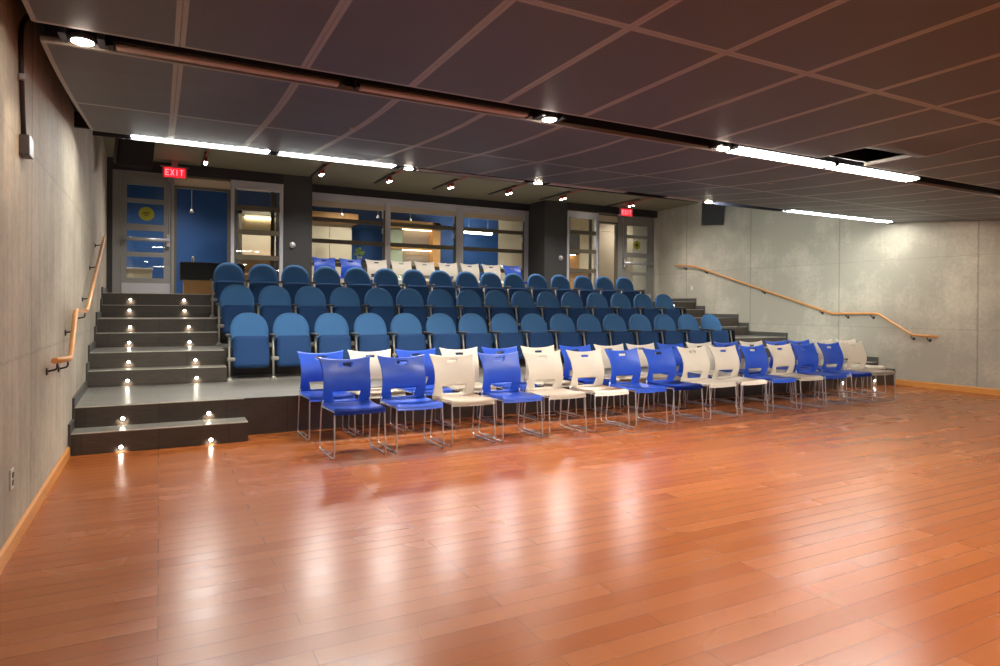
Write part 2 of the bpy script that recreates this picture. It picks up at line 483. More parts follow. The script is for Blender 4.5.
plat = bpy.data.objects.new('seating_platform', None); COL.objects.link(plat)
struct(plat, 'dark tiled stepped platform that carries the three rows of fixed blue seats', 'seating platform')
slab('stage', -0.9, 9.35, YS, 9.45, 0.0, 2*R, plat, False)
slab('stage', 9.35, 11.75, YS+0.36, 9.45, 0.0, 2*R, plat, False)
slab('tier', -0.9, 11.75, 9.45, 10.65, 0.0, 4*R, plat, False)
slab('tier', -0.9, 11.75, 10.65, 12.05, 0.0, 6*R, plat, False)
bm = bmesh.new(); box(bm, -0.9, XR, 12.05, 14.3, 0.0, 8*R)
for f in bm.faces:
    if f.calc_center_median().z > 8*R-1e-4: f.material_index = 1
link('landing', bm, [M['riser'], M['tread']], plat)
bm = bmesh.new(); box(bm, 0.775, 9.35, YS-0.004, YS+0.02, 2*R-0.004, 2*R+0.002)
link('edge_strip', bm, M['skirt'], plat)

SL = {1: YS-TR, 2: YS, 3: 8.70, 4: 9.01, 5: 10.10, 6: 10.41, 7: 11.47, 8: 11.78}
SRt = {1: YS, 2: YS+0.31, 3: 9.02, 4: 9.34, 5: 10.36, 6: 10.66, 7: 11.69, 8: 11.98}
def stair(side):
    Ys = SL if side == 'left' else SRt
    st = bpy.data.objects.new('staircase', None); COL.objects.link(st)
    struct(st, 'dark tiled stairs with lit risers against the %s concrete wall' % side, 'stairs')
    tierY = {3: 9.45, 4: 9.45, 5: 10.65, 6: 10.65, 7: 12.05, 8: 12.05}
    for k in range(1, 9):
        if side == 'left': x0, x1 = -0.9, (0.775 if k < 3 else 0.745)
        else: x0, x1 = (9.35 if k < 3 else 9.70), XR
        yend = {1: Ys[2]+0.05, 2: YS+0.30}.get(k, None)
        if k == 2:
            bm = bmesh.new(); box(bm, x0, x1, Ys[2]-0.006, Ys[2]+0.052, R, 2*R+0.0015)
            o = link('step', bm, [M['riser']], st)
            bm = bmesh.new(); box(bm, x0+0.004, x1-0.004, Ys[2]-0.011, Ys[2]+0.014, 2*R-0.005, 2*R+0.004)
            link('nosing', bm, M['nosing'], o); continue
        if yend is None: yend = tierY[k]
        if Ys[k] >= yend: continue
        nxt = yend
        slab('step', x0, x1, Ys[k], nxt, (k-1)*R if k > 1 else 0.0, k*R, st)
    return st
stair('left'); stair('right')

# stepped skirting on both walls
def skirting(side):
    Ys = SL if side == 'left' else SRt
    h = 0.09
    top = [(Ys[1]-0.03, 0.0), (Ys[1]-0.03, R+h)]
    for k in range(2, 9):
        top += [(Ys[k]-0.03, (k-1)*R+h), (Ys[k]-0.03, k*R+h)]
    top += [(13.35, 8*R+h), (13.35, 8*R-0.02)]
    for k in range(8, 1, -1): top += [(Ys[k]+0.05, k*R-0.02), (Ys[k]+0.05, (k-1)*R-0.02)]
    top += [(Ys[1]+0.05, R-0.02), (Ys[1]+0.05, 0.0)]
    bm = bmesh.new()
    if side == 'left':
        prism(bm, top, 'X', 0, 0.03)
        for v in bm.verts: v.co.x = (v.co.x-0.01) + xl(v.co.y)
    else: prism(bm, top, 'X', XR-0.02, XR+0.01)
    bmesh.ops.triangulate(bm, faces=[f for f in bm.faces if len(f.verts) > 4])
    struct(link('trim_%s' % side, bm, M['skirt']), 'dark stepped skirting following the stairs on the %s wall' % side, 'trim')
skirting('left'); skirting('right')

# step lights
def step_light(x, y, z, label):
    t = thing('step_light', label, 'step light', (x, y, z), 0, 'round step lights in the stair risers')
    bm = bmesh.new(); lathe(bm, [(0.026, 0.002), (0.026, -0.006), (0.017, -0.008)], 18, axis='Y'); link('bezel', bm, M['conduit'], t)
    bm = bmesh.new(); lathe(bm, [(0.016, -0.004), (0.016, -0.0095), (0.010, -0.011)], 16, axis='Y'); link('lens', bm, M['steplamp'], t)
    lp = bpy.data.lights.new('step_glow', 'SPOT'); lp.energy = 1.1; lp.color = (1, 0.86, 0.66); lp.spot_size = 2.4; lp.spot_blend = 1; lp.shadow_soft_size = 0.015
    lo = bpy.data.objects.new('lamp', lp); COL.objects.link(lo); lo.parent = t; lo.location = (0, -0.02, 0)
    lo.rotation_euler = (math.radians(50), 0, 0)
for k in range(1, 9):
    z = (0.043, 0.252, 0.442, 0.635, 0.813, 1.018, 1.243, 1.410)[k-1]
    wL = (-0.30 if k < 3 else (-0.325 if k < 5 else (-0.36 if k < 7 else -0.405)))
    wR = (0.441 if k < 3 else (0.405 if k < 5 else (0.378 if k < 7 else 0.356)))
    y = SL[k]-(0.006 if k == 2 else 0)
    step_light(wL, y, z, 'small round lit light at left in the %s riser up of the left stairs' % ORD[k-1])
    step_light(wR, y, z, 'small round lit light at right in the %s riser up of the left stairs' % ORD[k-1])
for (x, k, lab) in ((10.31, 1, 'small round light, left one at floor level beside the right row ends'),
                    (11.19, 1, 'small round light, right one at floor level near the right wall'),
                    (10.95, 6, 'small round light in the lowest lit riser of the upper right stairs'),
                    (11.04, 7, 'small round light in the middle lit riser of the upper right stairs'),
                    (11.04, 8, 'small round light in the topmost lit riser of the right stairs')):
    step_light(x, SRt[k], (k-1)*R+0.092, lab)

# ------------------------------------------------------------------ fixed theatre seats
def make_seat():
    t = thing('theatre_seat', 'x', 'theatre seat')
    # backrest, domed top, leaning back
    tilt = math.radians(15)
    def fr(x, d, z):
        yy = d + 0.035*(1-(abs(x)/0.25)**2)*0.8 - 0.028
        return Vector((x, 0.235 + yy*math.cos(tilt) + (z-0.36)*math.sin(tilt), z*1.0 - yy*math.sin(tilt)*0.6))
    W = 0.238
    out = []
    n = 22
    zt, zs = 0.858, 0.60
    for k in range(n+1):
        a = PI*k/n
        ca, sa = math.cos(a), math.sin(a)
        out.append((W*math.copysign(abs(ca)**0.86, ca), zs+(zt-zs)*(sa**0.92)))
    for k in range(1, 6): out.append((-W-0.004*math.sin(PI*k/6)+0.012*k/6, zs+(0.36-zs)*k/6))
    out.append((-W+0.03, 0.345)); out.append((-W*0.5, 0.335)); out.append((0, 0.335)); out.append((W*0.5, 0.335)); out.append((W-0.03, 0.345))
    for k in range(5, 0, -1): out.append((W+0.004*math.sin(PI*k/6)-0.012*k/6, zs+(0.36-zs)*k/6))
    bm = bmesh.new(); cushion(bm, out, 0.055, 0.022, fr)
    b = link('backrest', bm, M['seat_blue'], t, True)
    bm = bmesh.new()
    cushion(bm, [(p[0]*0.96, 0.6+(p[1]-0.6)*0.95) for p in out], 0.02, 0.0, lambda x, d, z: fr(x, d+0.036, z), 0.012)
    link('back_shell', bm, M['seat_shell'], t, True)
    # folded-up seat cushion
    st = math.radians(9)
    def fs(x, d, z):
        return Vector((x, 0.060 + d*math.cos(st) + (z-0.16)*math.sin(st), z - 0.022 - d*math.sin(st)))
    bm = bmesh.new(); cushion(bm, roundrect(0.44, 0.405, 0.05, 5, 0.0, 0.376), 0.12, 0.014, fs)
    s = link('seat_cushion', bm, M['seat_blue_shaded'], t, True)
    bm = bmesh.new(); cushion(bm, roundrect(0.40, 0.35, 0.05, 4, 0.0, 0.365), 0.02, 0.0, lambda x, d, z: fs(x, d+0.068, z))
    link('seat_pan', bm, M['seat_shell'], t, True)
    stanchion(t, -0.264)
    return t
def stanchion(t, x):
    bm = bmesh.new()
    tube(bm, smooth_path([(x, 0.02, 0.012), (x, 0.02, 0.30), (x, 0.07, 0.56)], 4, 0.05), 0.0135, 10)
    l = link('leg', bm, M['seat_metal'], t)
    bm = bmesh.new(); lathe(bm, [(0.045, 0.0), (0.045, 0.008), (0.030, 0.026), (0.018, 0.045)], 14, x, 0.02, 0.0)
    link('foot', bm, M['seat_metal'], l, True)
    bm = bmesh.new(); lathe(bm, [(0.016, -0.024), (0.026, -0.020), (0.026, 0.062), (0.016, 0.070)] if x < 0 else [(0.016, -0.070), (0.026, -0.062), (0.026, 0.020), (0.016, 0.024)], 14, x, 0.03, 0.27, axis='X')
    link('hinge', bm, M['seat_metal'], t, True)
    bm = bmesh.new(); bevelbox(bm, x-0.024, x+0.026, -0.055, 0.30, 0.555, 0.585, 0.010)
    a = link('armrest', bm, M['arm'], t)
    bm = bmesh.new(); tube(bm, [(x, 0.075, 0.44), (x, 0.15, 0.52), (x, 0.22, 0.557)], 0.010, 8)
    link('arm_bracket', bm, M['seat_shell'], a)

rowsX = [
 (9.20, 2*R, (1.068, 1.597, 2.139, 2.687, 3.226, 3.773, 4.302, 4.855, 5.402, 5.945, 6.485, 7.025, 7.594, 8.162, 8.737, 9.307), 'front'),
 (10.45, 4*R, (1.041, 1.571, 2.102, 2.638, 3.195, 3.728, 4.279, 4.821, 5.364, 5.902, 6.442, 6.981, 7.568, 8.140, 8.716, 9.273), 'middle'),
 (11.77, 6*R, (1.042, 1.580, 2.110, 2.650, 3.194, 3.735, 4.286, 4.827, 5.385, 5.915, 6.449, 7.000, 7.569, 8.161, 8.725, 9.288), 'back')]
proto = make_seat()
first = True
seat_ends = []
for ytop, base, xs_, nm in rowsX:
    for i, x in enumerate(xs_):
        o = proto if first else copy_tree(proto)
        first = False
        o.location = (x-0.024, ytop-0.43, base)
        o.scale = (1, 1, {'front': 1.0, 'middle': 1.03, 'back': 1.06}[nm])
        o['group'] = 'fixed blue seats in the %s row' % nm
        if i == 0: w = 'leftmost'
        elif i == 15: w = 'rightmost'
        elif i < 8: w = '%s from the left' % ORD[i]
        else: w = '%s from the right' % ORD[15-i]
        o['label'] = 'blue upholstered folding theatre seat, %s in the %s fixed row' % (w, nm)
        if i == 15: seat_ends.append(o)
for o in seat_ends:
    stanchion(o, 0.275)
    bm = bmesh.new(); bevelbox(bm, 0.290, 0.318, -0.02, 0.24, 0.24, 0.552, 0.008)
    link('end_panel', bm, M['black'], o)

# ------------------------------------------------------------------ stacking chairs
def make_chair(kind):
    mat = M['chair_blue'] if kind == 'blue' else M['chair_white']
    t = thing('stacking_chair', 'x', 'chair')
    # ---- backrest with carry slot and lower opening
    xs = [-1, -.97, -.9, -.78, -.64, -.5, -.36, -.22, 0, .22, .36, .5, .64, .78, .9, .97, 1]
    zs = [.405, .425, .446, .462, .478, .495, .512, .530, .548, .575, .61, .65, .69, .725, .75, .764, .792, .81, .826, .842]
    def hw(z):
        u = (z-.405)/(.842-.405)
        w = 0.226 - 0.006*math.sin(PI*u)
        if u > .72: w += 0.018*((u-.72)/.28)**1.6
        if u < .12: w += 0.004
        return w
    grid = []
    for j, z in enumerate(zs):
        row = []
        for i, s in enumerate(xs):
            w = hw(z)
            zz = z
            if z > .792:
                zz = z + ((abs(s)**2.2)*0.030 - 0.018)*((z-.792)/.050)
            sx = s
            if .44 < z < .55 and abs(s) in (.5, .64) :   # trapezoid sides of the opening
                k = (z-.446)/(.548-.446)
                tgt = 0.50+0.12*max(0, min(1, k))
                if abs(s) == .64: sx = math.copysign(max(tgt+.05, .64), s)
                else: sx = math.copysign(tgt, s)
            # profile in y: springs from seat rear, leans back
            u = (z-.405)/.437
            y = 0.228 + 0.052*u - 0.075*math.sin(PI*min(1, max(0, u)))**1.2
            y += 0.034*(1-s*s) * math.sin(PI*min(1, 0.08+u*0.9))      # hollow across
            row.append((sx*w, y, zz))
        grid.append(row)
    bm = bmesh.new()
    V = [[bm.verts.new(p) for p in r] for r in grid]
    for j in range(len(zs)-1):
        for i in range(len(xs)-1):
            xa, xb = xs[i], xs[i+1]; za, zb = zs[j], zs[j+1]
            if xa >= -.23 and xb <= .23 and za >= .763 and zb <= .793: continue
            if xa >= -.51 and xb <= .51 and za >= .445 and zb <= .531: continue
            f = bm.faces.new((V[j][i], V[j][i+1], V[j+1][i+1], V[j+1][i])); f.smooth = True
    bmesh.ops.delete(bm, geom=[v for v in bm.verts if not v.link_faces], context='VERTS')
    bmesh.ops.solidify(bm, geom=bm.faces[:], thickness=0.010)
    bmesh.ops.recalc_face_normals(bm, faces=bm.faces[:])
    link('backrest', bm, mat, t)
    # ---- seat: dished with a waterfall front and turned-down sides
    xs = [-1, -.985, -.93, -.8, -.6, -.4, -.2, 0, .2, .4, .6, .8, .93, .985, 1]
    prof = [(.235, .415), (.225, .432), (.20, .440), (.13, .441), (.05, .437), (-.03, .434), (-.11, .437), (-.18, .443), (-.222, .442), (-.245, .432), (-.254, .412), (-.256, .388)]
    bm = bmesh.new(); V = []
    for j, (y, z) in enumerate(prof):
        row = []
        u = j/(len(prof)-1)
        w = 0.228 - 0.006*math.sin(PI*u)
        for s in xs:
            zz = z - 0.012*(1-s*s)*(1 if 1 < j < 9 else .4)
            if abs(s) > .95: zz -= 0.024 if abs(s) == 1 and j < 9 else (0.006 if j < 9 else 0)
            yy = y - (0.010*(1-s*s) if j > 6 else 0)
            row.append(bm.verts.new((s*w, yy, zz)))
        V.append(row)
    for a, b in zip(V, V[1:]):
        for i in range(len(xs)-1):
            f = bm.faces.new((a[i], b[i], b[i+1], a[i+1])); f.smooth = True
    bmesh.ops.solidify(bm, geom=bm.faces[:], thickness=0.010)
    bmesh.ops.recalc_face_normals(bm, faces=bm.faces[:])
    link('seat', bm, mat, t)
    # ---- chrome sled frame
    for s in (-1, 1):
        pts = [(s*0.205, -0.225, 0.402), (s*0.222, -0.243, 0.385), (s*0.228, -0.268, 0.008), (s*0.236, -0.10, 0.008), (s*0.237, 0.262, 0.008), (s*0.232, 0.215, 0.40), (s*0.218, 0.212, 0.46)]
        bm = bmesh.new(); tube(bm, smooth_path(pts, 5, 0.045), 0.0068, 8)
        l = link('sled_leg', bm, M['chrome'], t)
        bm = bmesh.new(); tube(bm, smooth_path([(s*0.236, -0.06, 0.012), (s*0.200, -0.03, 0.012), (s*0.200, 0.13, 0.012), (s*0.240, 0.17, 0.012)], 3, 0.02), 0.0045, 6)
        link('linking_bar', bm, M['chrome'], l)
    bm = bmesh.new()
    tube(bm, [(-0.205, -0.225, 0.402), (0.205, -0.225, 0.402)], 0.0065, 8); tube(bm, [(-0.236, 0.19, 0.405), (0.236, 0.19, 0.405)], 0.0065, 8)
    tube(bm, [(-0.205, -0.225, 0.402), (-0.236, 0.19, 0.405)], 0.0065, 8); tube(bm, [(0.205, -0.225, 0.402), (0.236, 0.19, 0.405)], 0.0065, 8)
    link('seat_support', bm, M['chrome'], t)
    return t
protos = {'blue': make_chair('blue'), 'white': make_chair('white')}
used = set()
def place_chair(kind, x, y, z, rz, label, group):
    o = protos[kind] if kind not in used else copy_tree(protos[kind])
    used.add(kind)
    o.location = (x, y, z); o.rotation_euler = (0, 0, rz)
    o['label'] = label; o['group'] = group
A = 'b b w b w w b b w w b w b b w'.split()
B = 'b w b w b w b w w b w b w b b w w'.split()
Cc = 'b b w w w w w w b'.split()
KN = {'b': 'blue', 'w': 'white'}
def ordlab(i, n):
    if i == 0: return 'leftmost'
    if i == n-1: return 'rightmost'
    return '%s from the left' % ORD[i] if i <= n//2 else '%s from the right' % ORD[n-1-i]
XA = [1.560, 2.122, 2.669, 3.219, 3.766, 4.348, 4.904, 5.475, 6.053, 6.605, 7.177, 7.733, 8.256, 8.843, 9.420]
XB = [1.532, 2.068, 2.606, 3.146, 3.688, 4.232, 4.800, 5.345, 5.885, 6.425, 6.965, 7.510, 8.050, 8.600, 9.140, 9.630, 10.120]
for i, k in enumerate(A):
    x = XA[i]
    place_chair(KN[k], x, 5.84+0.025*(x-1.567), 0.0, 0.010+random.uniform(-.012, .012),
                '%s plastic stacking chair with chrome sled legs, %s in the nearest row' % (KN[k], ordlab(i, len(A))), 'stacking chairs in the nearest row')
for i, k in enumerate(B):
    x = XB[i]
    place_chair(KN[k], x, 6.755-(0.07*(i-14) if i > 14 else 0), 0.0, random.uniform(-.012, .012),
                '%s plastic stacking chair, %s in the row against the platform edge' % (KN[k], ordlab(i, len(B))), 'stacking chairs in the second row')
for i, k in enumerate(Cc):
    x = 3.06+0.561*i
    place_chair(KN[k], x, 13.52, LF, random.uniform(-.03, .03),
                '%s stacking chair, %s along the glass wall behind the fixed seats' % (KN[k], ordlab(i, len(Cc))), 'stacking chairs behind the fixed seats')

# ------------------------------------------------------------------ suspended perforated ceiling
def zc(y):
    if y < 4.2: return ZP
    tb = [(4.2, 2.690), (4.6, 2.700), (5.0, 2.725), (5.5, 2.765), (6.0, 2.812), (6.5, 2.860), (7.0, 2.905)]
    for (a, za), (b, zb) in zip(tb, tb[1:]):
        if y <= b: return za+(zb-za)*(y-a)/(b-a)
    return 2.905
PX = 0.6445; X0 = 0.733-2*PX
ceil_root = bpy.data.objects.new('ceiling', None); COL.objects.link(ceil_root)
struct(ceil_root, 'dark brown perforated metal panel ceiling on a grid of pale edges', 'ceiling')
# deck above panels + soffit over seats
bm = bmesh.new(); box(bm, -1.3, XR+0.4, YB, 7.16, 3.10, 3.22); box(bm, -0.9, XR, 7.12, 7.16, 2.96, 4.0)
link('plenum_deck', bm, M['plenum'], ceil_root)
bm = bmesh.new(); box(bm, -1.3, XR+0.4, 7.16, YW+0.1, ZO, ZO+0.12)
struct(link('ceiling', bm, M['olive']), 'olive painted higher ceiling above the fixed seats', 'ceiling')

def panel(x0, x1, y0, y1, n, parent, bend=None, name='ceiling_panel'):
    e = 0.024; g = 0.0015
    xs = [x0+g, x0+g+e, (x0+x1)/2, x1-g-e, x1-g]
    ys = [y0+g, y0+g+e]+[y0+g+e+(y1-y0-2*g-2*e)*k/n for k in range(1, n)]+[y1-g-e, y1-g]
    if bend:
        m = 8
        xs = [x0+g, x0+g+e]+[x0+g+e+(x1-x0-2*g-2*e)*k/m for k in range(1, m)]+[x1-g-e, x1-g]
        m = 14
        ys = [y0+g, y0+g+e]+[y0+g+e+(y1-y0-2*g-2*e)*k/m for k in range(1, m)]+[y1-g-e, y1-g]
    bm = bmesh.new()
    def zf(x, y): return zc(y)+(bend(x, y) if bend else 0)
    V = [[bm.verts.new((x, y, zf(x, y))) for x in xs] for y in ys]
    for j in range(len(ys)-1):
        for i in range(len(xs)-1):
            f = bm.faces.new((V[j][i], V[j+1][i], V[j+1][i+1], V[j][i+1]))
            edge = i == 0 or i == len(xs)-2 or j == 0 or j == len(ys)-2
            f.material_index = 1 if edge else 0
    # turned-up rim gives the panel its thickness
    bnd = [ed for ed in bm.edges if ed.is_boundary]
    r = bmesh.ops.extrude_edge_only(bm, edges=bnd)
    for v in [q for q in r['geom'] if isinstance(q, bmesh.types.BMVert)]: v.co.z += 0.03
    for f in bm.faces:
        if abs(f.normal.z) < 0.2: f.material_index = 1
    return link(name, bm, [M['perf'], M['panel_edge']], parent)

SLOTS = [(3.845, 4.10), (0.95, 1.20), (-1.95, -1.70)]
ROWS = [(5.53, 6.93, 6), (4.10, 5.53, 4), (2.512, 3.845, 1), (1.20, 2.512, 1), (-0.35, 0.95, 1), (-1.70, -0.35, 1), (-3.3, -1.95, 1), (YB+0.02, -3.3, 1)]
ncol = int((XR-0.02-X0)/PX)+1
for ri, (y0, y1, n) in enumerate(ROWS):
    for c in range(ncol):
        x0 = X0+c*PX; x1 = min(x0+PX, XR-0.02)
        if x1-x0 < 0.1: continue
        if ri == 2 and c == 9: continue         # the damaged panel is a thing of its own
        panel(x0, x1, y0, y1, n, ceil_root)
# damaged panel: one long side sprung up at the slot end, leaving a dark gap
xb0, xb1 = X0+9*PX, X0+10*PX
def bend(x, y):
    u = (x-xb0)/(xb1-xb0); v = (y-2.512)/(3.845-2.512)
    d = max(0.0, v-0.62)/0.38
    lift = 0.26*d**1.2*(0.45+0.55*u)
    return lift + 0.012*math.sin(7*v+3*u)*d - 0.05*math.exp(-((v-0.55)/0.2)**2)*u*0.6
bp = panel(xb0, xb1, 2.512, 3.845, 1, None, bend, 'ceiling_panel')
bmod = tag(bp, 'buckled perforated ceiling panel sprung open beside the lit tubes, dark gap below', 'ceiling panel')

# slot channels
def channel(y0, y1, x0, x1, z, zt):
    bm = bmesh.new()
    box(bm, x0, x1, y0-0.012, y0-0.002, z+0.034, zt); box(bm, x0, x1, y1+0.002, y1+0.012, z+0.034, zt)
    box(bm, x0, x1, y0-0.012, y1+0.012, zt, zt+0.01)
    link('light_channel', bm, M['channel'], ceil_root)
for (a, b) in SLOTS: channel(a, b, X0+0.02, XR-0.03, ZP, ZP+0.16)
# rear lip of the curved ceiling: a black lighting channel
bm = bmesh.new()
box(bm, X0, XR-0.02, 6.935, 6.95, 2.91, 3.05); box(bm, X0, XR-0.02, 7.098, 7.11, 2.895, 3.05); box(bm, X0, XR-0.02, 6.935, 7.11, 3.05, 3.06)
link('light_channel', bm, M['channel'], ceil_root)
bm = bmesh.new(); box(bm, 2.62, 4.02, 7.09, 7.10, 2.898, 2.915); box(bm, 2.62, 4.02, 7.04, 7.06, 2.90, 2.915)
link('rail_strip', bm, M['silver'], ceil_root)

# fluorescent fixtures
def fixture(x0, x1, yc, z, w, lit, label, group, power=1.0):
    t = thing('tube_light', label, 'ceiling light', ((x0+x1)/2, yc, z), 0, group)
    L = (x1-x0)/2
    bm = bmesh.new()
    bevelbox(bm, -L, L, -w/2, w/2, 0.018, (0.1445 if yc > 6 else 2.8495-z), 0.006); link('housing', bm, M['channel'], t)
    bm = bmesh.new(); bevelbox(bm, -L+0.015, L-0.015, -w/2+0.008, w/2-0.008, -0.006, 0.018, 0.008)
    link('diffuser', bm, (M['tube_right'] if (yc > 6 and x0 > 5) else M['tube_rear'] if yc > 6 else (M['tube'] if yc > 2 else M['tube_dim'])) if lit else M['pinkish'], t)
    for s in (-1, 1):
        bm = bmesh.new(); box(bm, s*L-0.008 if s > 0 else -L-0.012, s*L+0.012 if s > 0 else -L+0.008, -w/2, w/2, -0.004, 0.06)
        link('end_cap', bm, M['black'], t)
    return t
G = 'tube fixtures in the ceiling slots'
fixture(-0.23, 1.00, 4.06, ZP+0.012, .075, False, 'unlit long tube fixture in the near slot, left one by the warm spotlight', G)
fixture(1.10, 2.35, 4.06, ZP+0.012, .075, False, 'unlit long tube fixture in the near slot, right one of the dark pair', G)
fixture(4.33, 5.62, 4.015, ZP, .15, True, 'brightly lit tube fixture in the near slot, left one of the lit pair', G)
fixture(5.66, 6.97, 4.015, ZP, .15, True, 'brightly lit tube fixture in the near slot, right one of the lit pair', G)
fixture(-0.25, 1.00, 7.02, 2.905, .12, True, 'lit tube fixture above the left stairs, left one of its pair', G)
fixture(1.08, 2.34, 7.02, 2.905, .12, True, 'lit tube fixture above the fixed seats, right one of the left pair', G)
fixture(4.36, 5.60, 7.02, 2.905, .11, False, 'unlit tube fixture on the curved ceiling lip near the middle', G)
fixture(6.29, 7.02, 7.02, 2.905, .11, False, 'short unlit tube fixture on the curved ceiling lip beside the speaker', G)
fixture(8.84, 10.26, 7.02, 2.905, .12, True, 'lit tube fixture in front of the right wall, left one of its pair', G)
fixture(10.29, 11.52, 7.02, 2.905, .12, True, 'lit tube fixture in front of the right wall, right one of its pair', G)
# unseen slots behind the camera, tubes added as fill for the near floor
for (a, b), xs in (((0.95, 1.20), (-0.2, 1.1, 4.6, 5.9, 9.0, 10.3)), ((-1.95, -1.70), (1.0, 4.6, 5.9, 9.2))):
    for i, x in enumerate(xs):
        fixture(x, x+1.25, (a+b)/2+0.05, ZP, .15, True, 'unseen lit fill tube in the ceiling slot behind the camera', 'unseen fill tubes behind the camera')

def downlight(x, y, z, label, energy=60, aim=None, r=0.055, size=1.5, box_=True, col=(1, 0.80, 0.58)):
    t = thing('downlight', label, 'spotlight', (x, y, z), 0, 'round downlights in the ceiling')
    bm = bmesh.new(); lathe(bm, [(r+0.012, 0.05), (r+0.012, 0.0), (r+0.002, -0.004)], 22); 
    link('housing', bm, M['black'], t, False)
    bm = bmesh.new(); lathe(bm, [(r, -0.001), (r, -0.008), (r*0.7, -0.014)], 22); link('lens', bm, M['down'], t, True)
    if box_:
        for q in (-r-0.05, r+0.02):
            bm = bmesh.new(); box(bm, q, q+0.03, -r-0.02, r+0.02, 0.0, 0.06); link('bracket', bm, M['channel'], t)
    lp = bpy.data.lights.new('beam', 'SPOT'); lp.energy = energy; lp.color = col; lp.spot_size = size; lp.spot_blend = 0.8; lp.shadow_soft_size = r
    lo = bpy.data.objects.new('lamp', lp); COL.objects.link(lo); lo.parent = t; lo.location = (0, 0, -0.03)
    if aim:
        d = Vector(aim)-Vector((x, y, z)); lo.rotation_euler = d.to_track_quat('-Z', 'Y').to_euler()
    return t
downlight(-0.36, 4.0, ZP, 'round warm lit spotlight at the left end of the near slot', 16, (-0.75, 5.2, 0.6), 0.05)
downlight(2.49, 4.0, ZP, 'round lit spotlight in the near slot above the middle seats', 85, None, 0.05, 2.3, True, (1, .88, .74))
downlight(4.22, 4.0, ZP, 'round lit spotlight in the near slot beside the lit tubes', 85, None, 0.05, 2.3, True, (1, .88, .74))
downlight(9.05, 4.0, ZP, 'round lit spotlight at the right end of the near slot', 60, (11.75, 6.5, 2.0), 0.05, 0.75)
downlight(2.50, 7.02, 2.90, 'round lit spotlight beside the end of the left lit tubes', 85, None, 0.05, 2.3, True, (1, .88, .74))
downlight(4.21, 7.02, 2.90, 'round lit spotlight on the ceiling lip near the middle', 85, None, 0.05, 2.3, True, (1, .88, .74))
downlight(7.13, 7.02, 2.90, 'round lit spotlight on the ceiling lip beside the black speaker', 330, (11.75, 9.3, 2.3), 0.05, 1.15, True, (0.90, 1.0, 0.96))
for x in (2.55, 4.0, 7.6, 8.4):  # unseen fill spots added; the last one brightens the right-hand chair fronts
    downlight(x, 1.07, ZP, 'unseen round fill spotlight added in the slot behind the camera', (130 if x > 8 else 45), ((9.4, 6.2, 0.7) if x > 8 else None))

# sprinkler heads / detectors on the panels
for (x, y, lab) in ((1.36, 5.1, 'small round ceiling sensor above the left stairs'),
                    (5.95, 4.95, 'small round ceiling sensor near the lit tube pair'),
                    (8.6, 4.75, 'small round ceiling sensor at far right beyond the lit tubes')):
    bm = bmesh.new(); lathe(bm, [(0.035, 0.012), (0.038, 0.0), (0.030, -0.008), (0.012, -0.010)], 18, x, y, zc(y)-0.001)
    tag(link('ceiling_sensor', bm, M['panel_edge'], None, True), lab, 'sensor')

# track lights above the seats
for i, x in enumerate((0.70, 2.69, 4.01, 5.33, 6.70, 8.09, 10.05)):
    t = thing('track_light', 'short ceiling track with a pair of small lit spotlights, %s' % ordlab(i, 7), 'track light', (x, 12.2, ZO), 0, 'track lights above the seats')
    bm = bmesh.new(); box(bm, -0.03, 0.03, -0.1, 1.15, -0.018, 0.0); link('track', bm, M['black'], t)
    bm = bmesh.new(); tube(bm, [(0, -0.60, -0.045), (0, 0.42, -0.05)], 0.012, 8)
    tube(bm, [(0, -0.5, -0.045), (0, -0.5, 0)], 0.006, 6); tube(bm, [(0, 0.38, -0.05), (0, 0.38, -0.01)], 0.006, 6)
    link('bar', bm, M['copper'], t)
    for s in (-0.09, 0.06):
        bm = bmesh.new(); lathe(bm, [(0.020, 0.05), (0.036, 0.0), (0.036, -0.035), (0.030, -0.036)], 14, 0, 0.2+s, -0.10)
        h = link('lamp_head', bm, M['copper'], t, True)
        bm = bmesh.new(); lathe(bm, [(0.029, -0.033), (0.029, -0.042), (0.02, -0.050)], 14, 0, 0.2+s, -0.10); link('lens', bm, M['spot'], h, True)
    lp = bpy.data.lights.new('beam', 'SPOT'); lp.energy = 92; lp.color = (1, 0.94, 0.87); lp.spot_size = 2.75; lp.spot_blend = 1.0; lp.shadow_soft_size = 0.13
    lo = bpy.data.objects.new('lamp', lp); COL.objects.link(lo); lo.parent = t; lo.location = (0, 0.2, -0.17)
    lo.rotation_euler = (math.radians(-17), 0, 0)

# ------------------------------------------------------------------ speakers
def speaker(x, y, z, rz, tilt, label):
    t = thing('loudspeaker', label, 'loudspeaker', (x, y, z), rz)
    Rm = Matrix.Rotation(tilt, 3, 'X')
    bm = bmesh.new(); b2 = bmesh.new()
    prism(b2, [(-0.25, -0.15), (0.25, -0.15), (0.18, 0.17), (-0.18, 0.17)], 'Z', -0.29, 0.29)
    bmesh.ops.bevel(b2, geom=b2.edges[:], offset=0.012, segments=2, affect='EDGES'); merge(bm, b2)
    bmesh.ops.rotate(bm, verts=bm.verts[:], matrix=Rm); link('cabinet', bm, M['black'], t)
    bm = bmesh.new(); bevelbox(bm, -0.235, 0.235, -0.162, -0.146, -0.27, 0.27, 0.005); bmesh.ops.rotate(bm, verts=bm.verts[:], matrix=Rm)
    link('grille', bm, M['grille'], t)
    bm = bmesh.new(); tube(bm, [(0, 0.05, 0.22), (0, 0.10, 0.40), (0, 0.10, ZO-z-0.005)], 0.02, 8); box(bm, -0.06, 0.06, 0.04, 0.16, ZO-z-0.012, ZO-z)
    link('bracket', bm, M['black'], t)
speaker(11.28, 11.0, 3.58, math.radians(-38), math.radians(14), 'black loudspeaker hung high on the right wall under the ceiling lip')
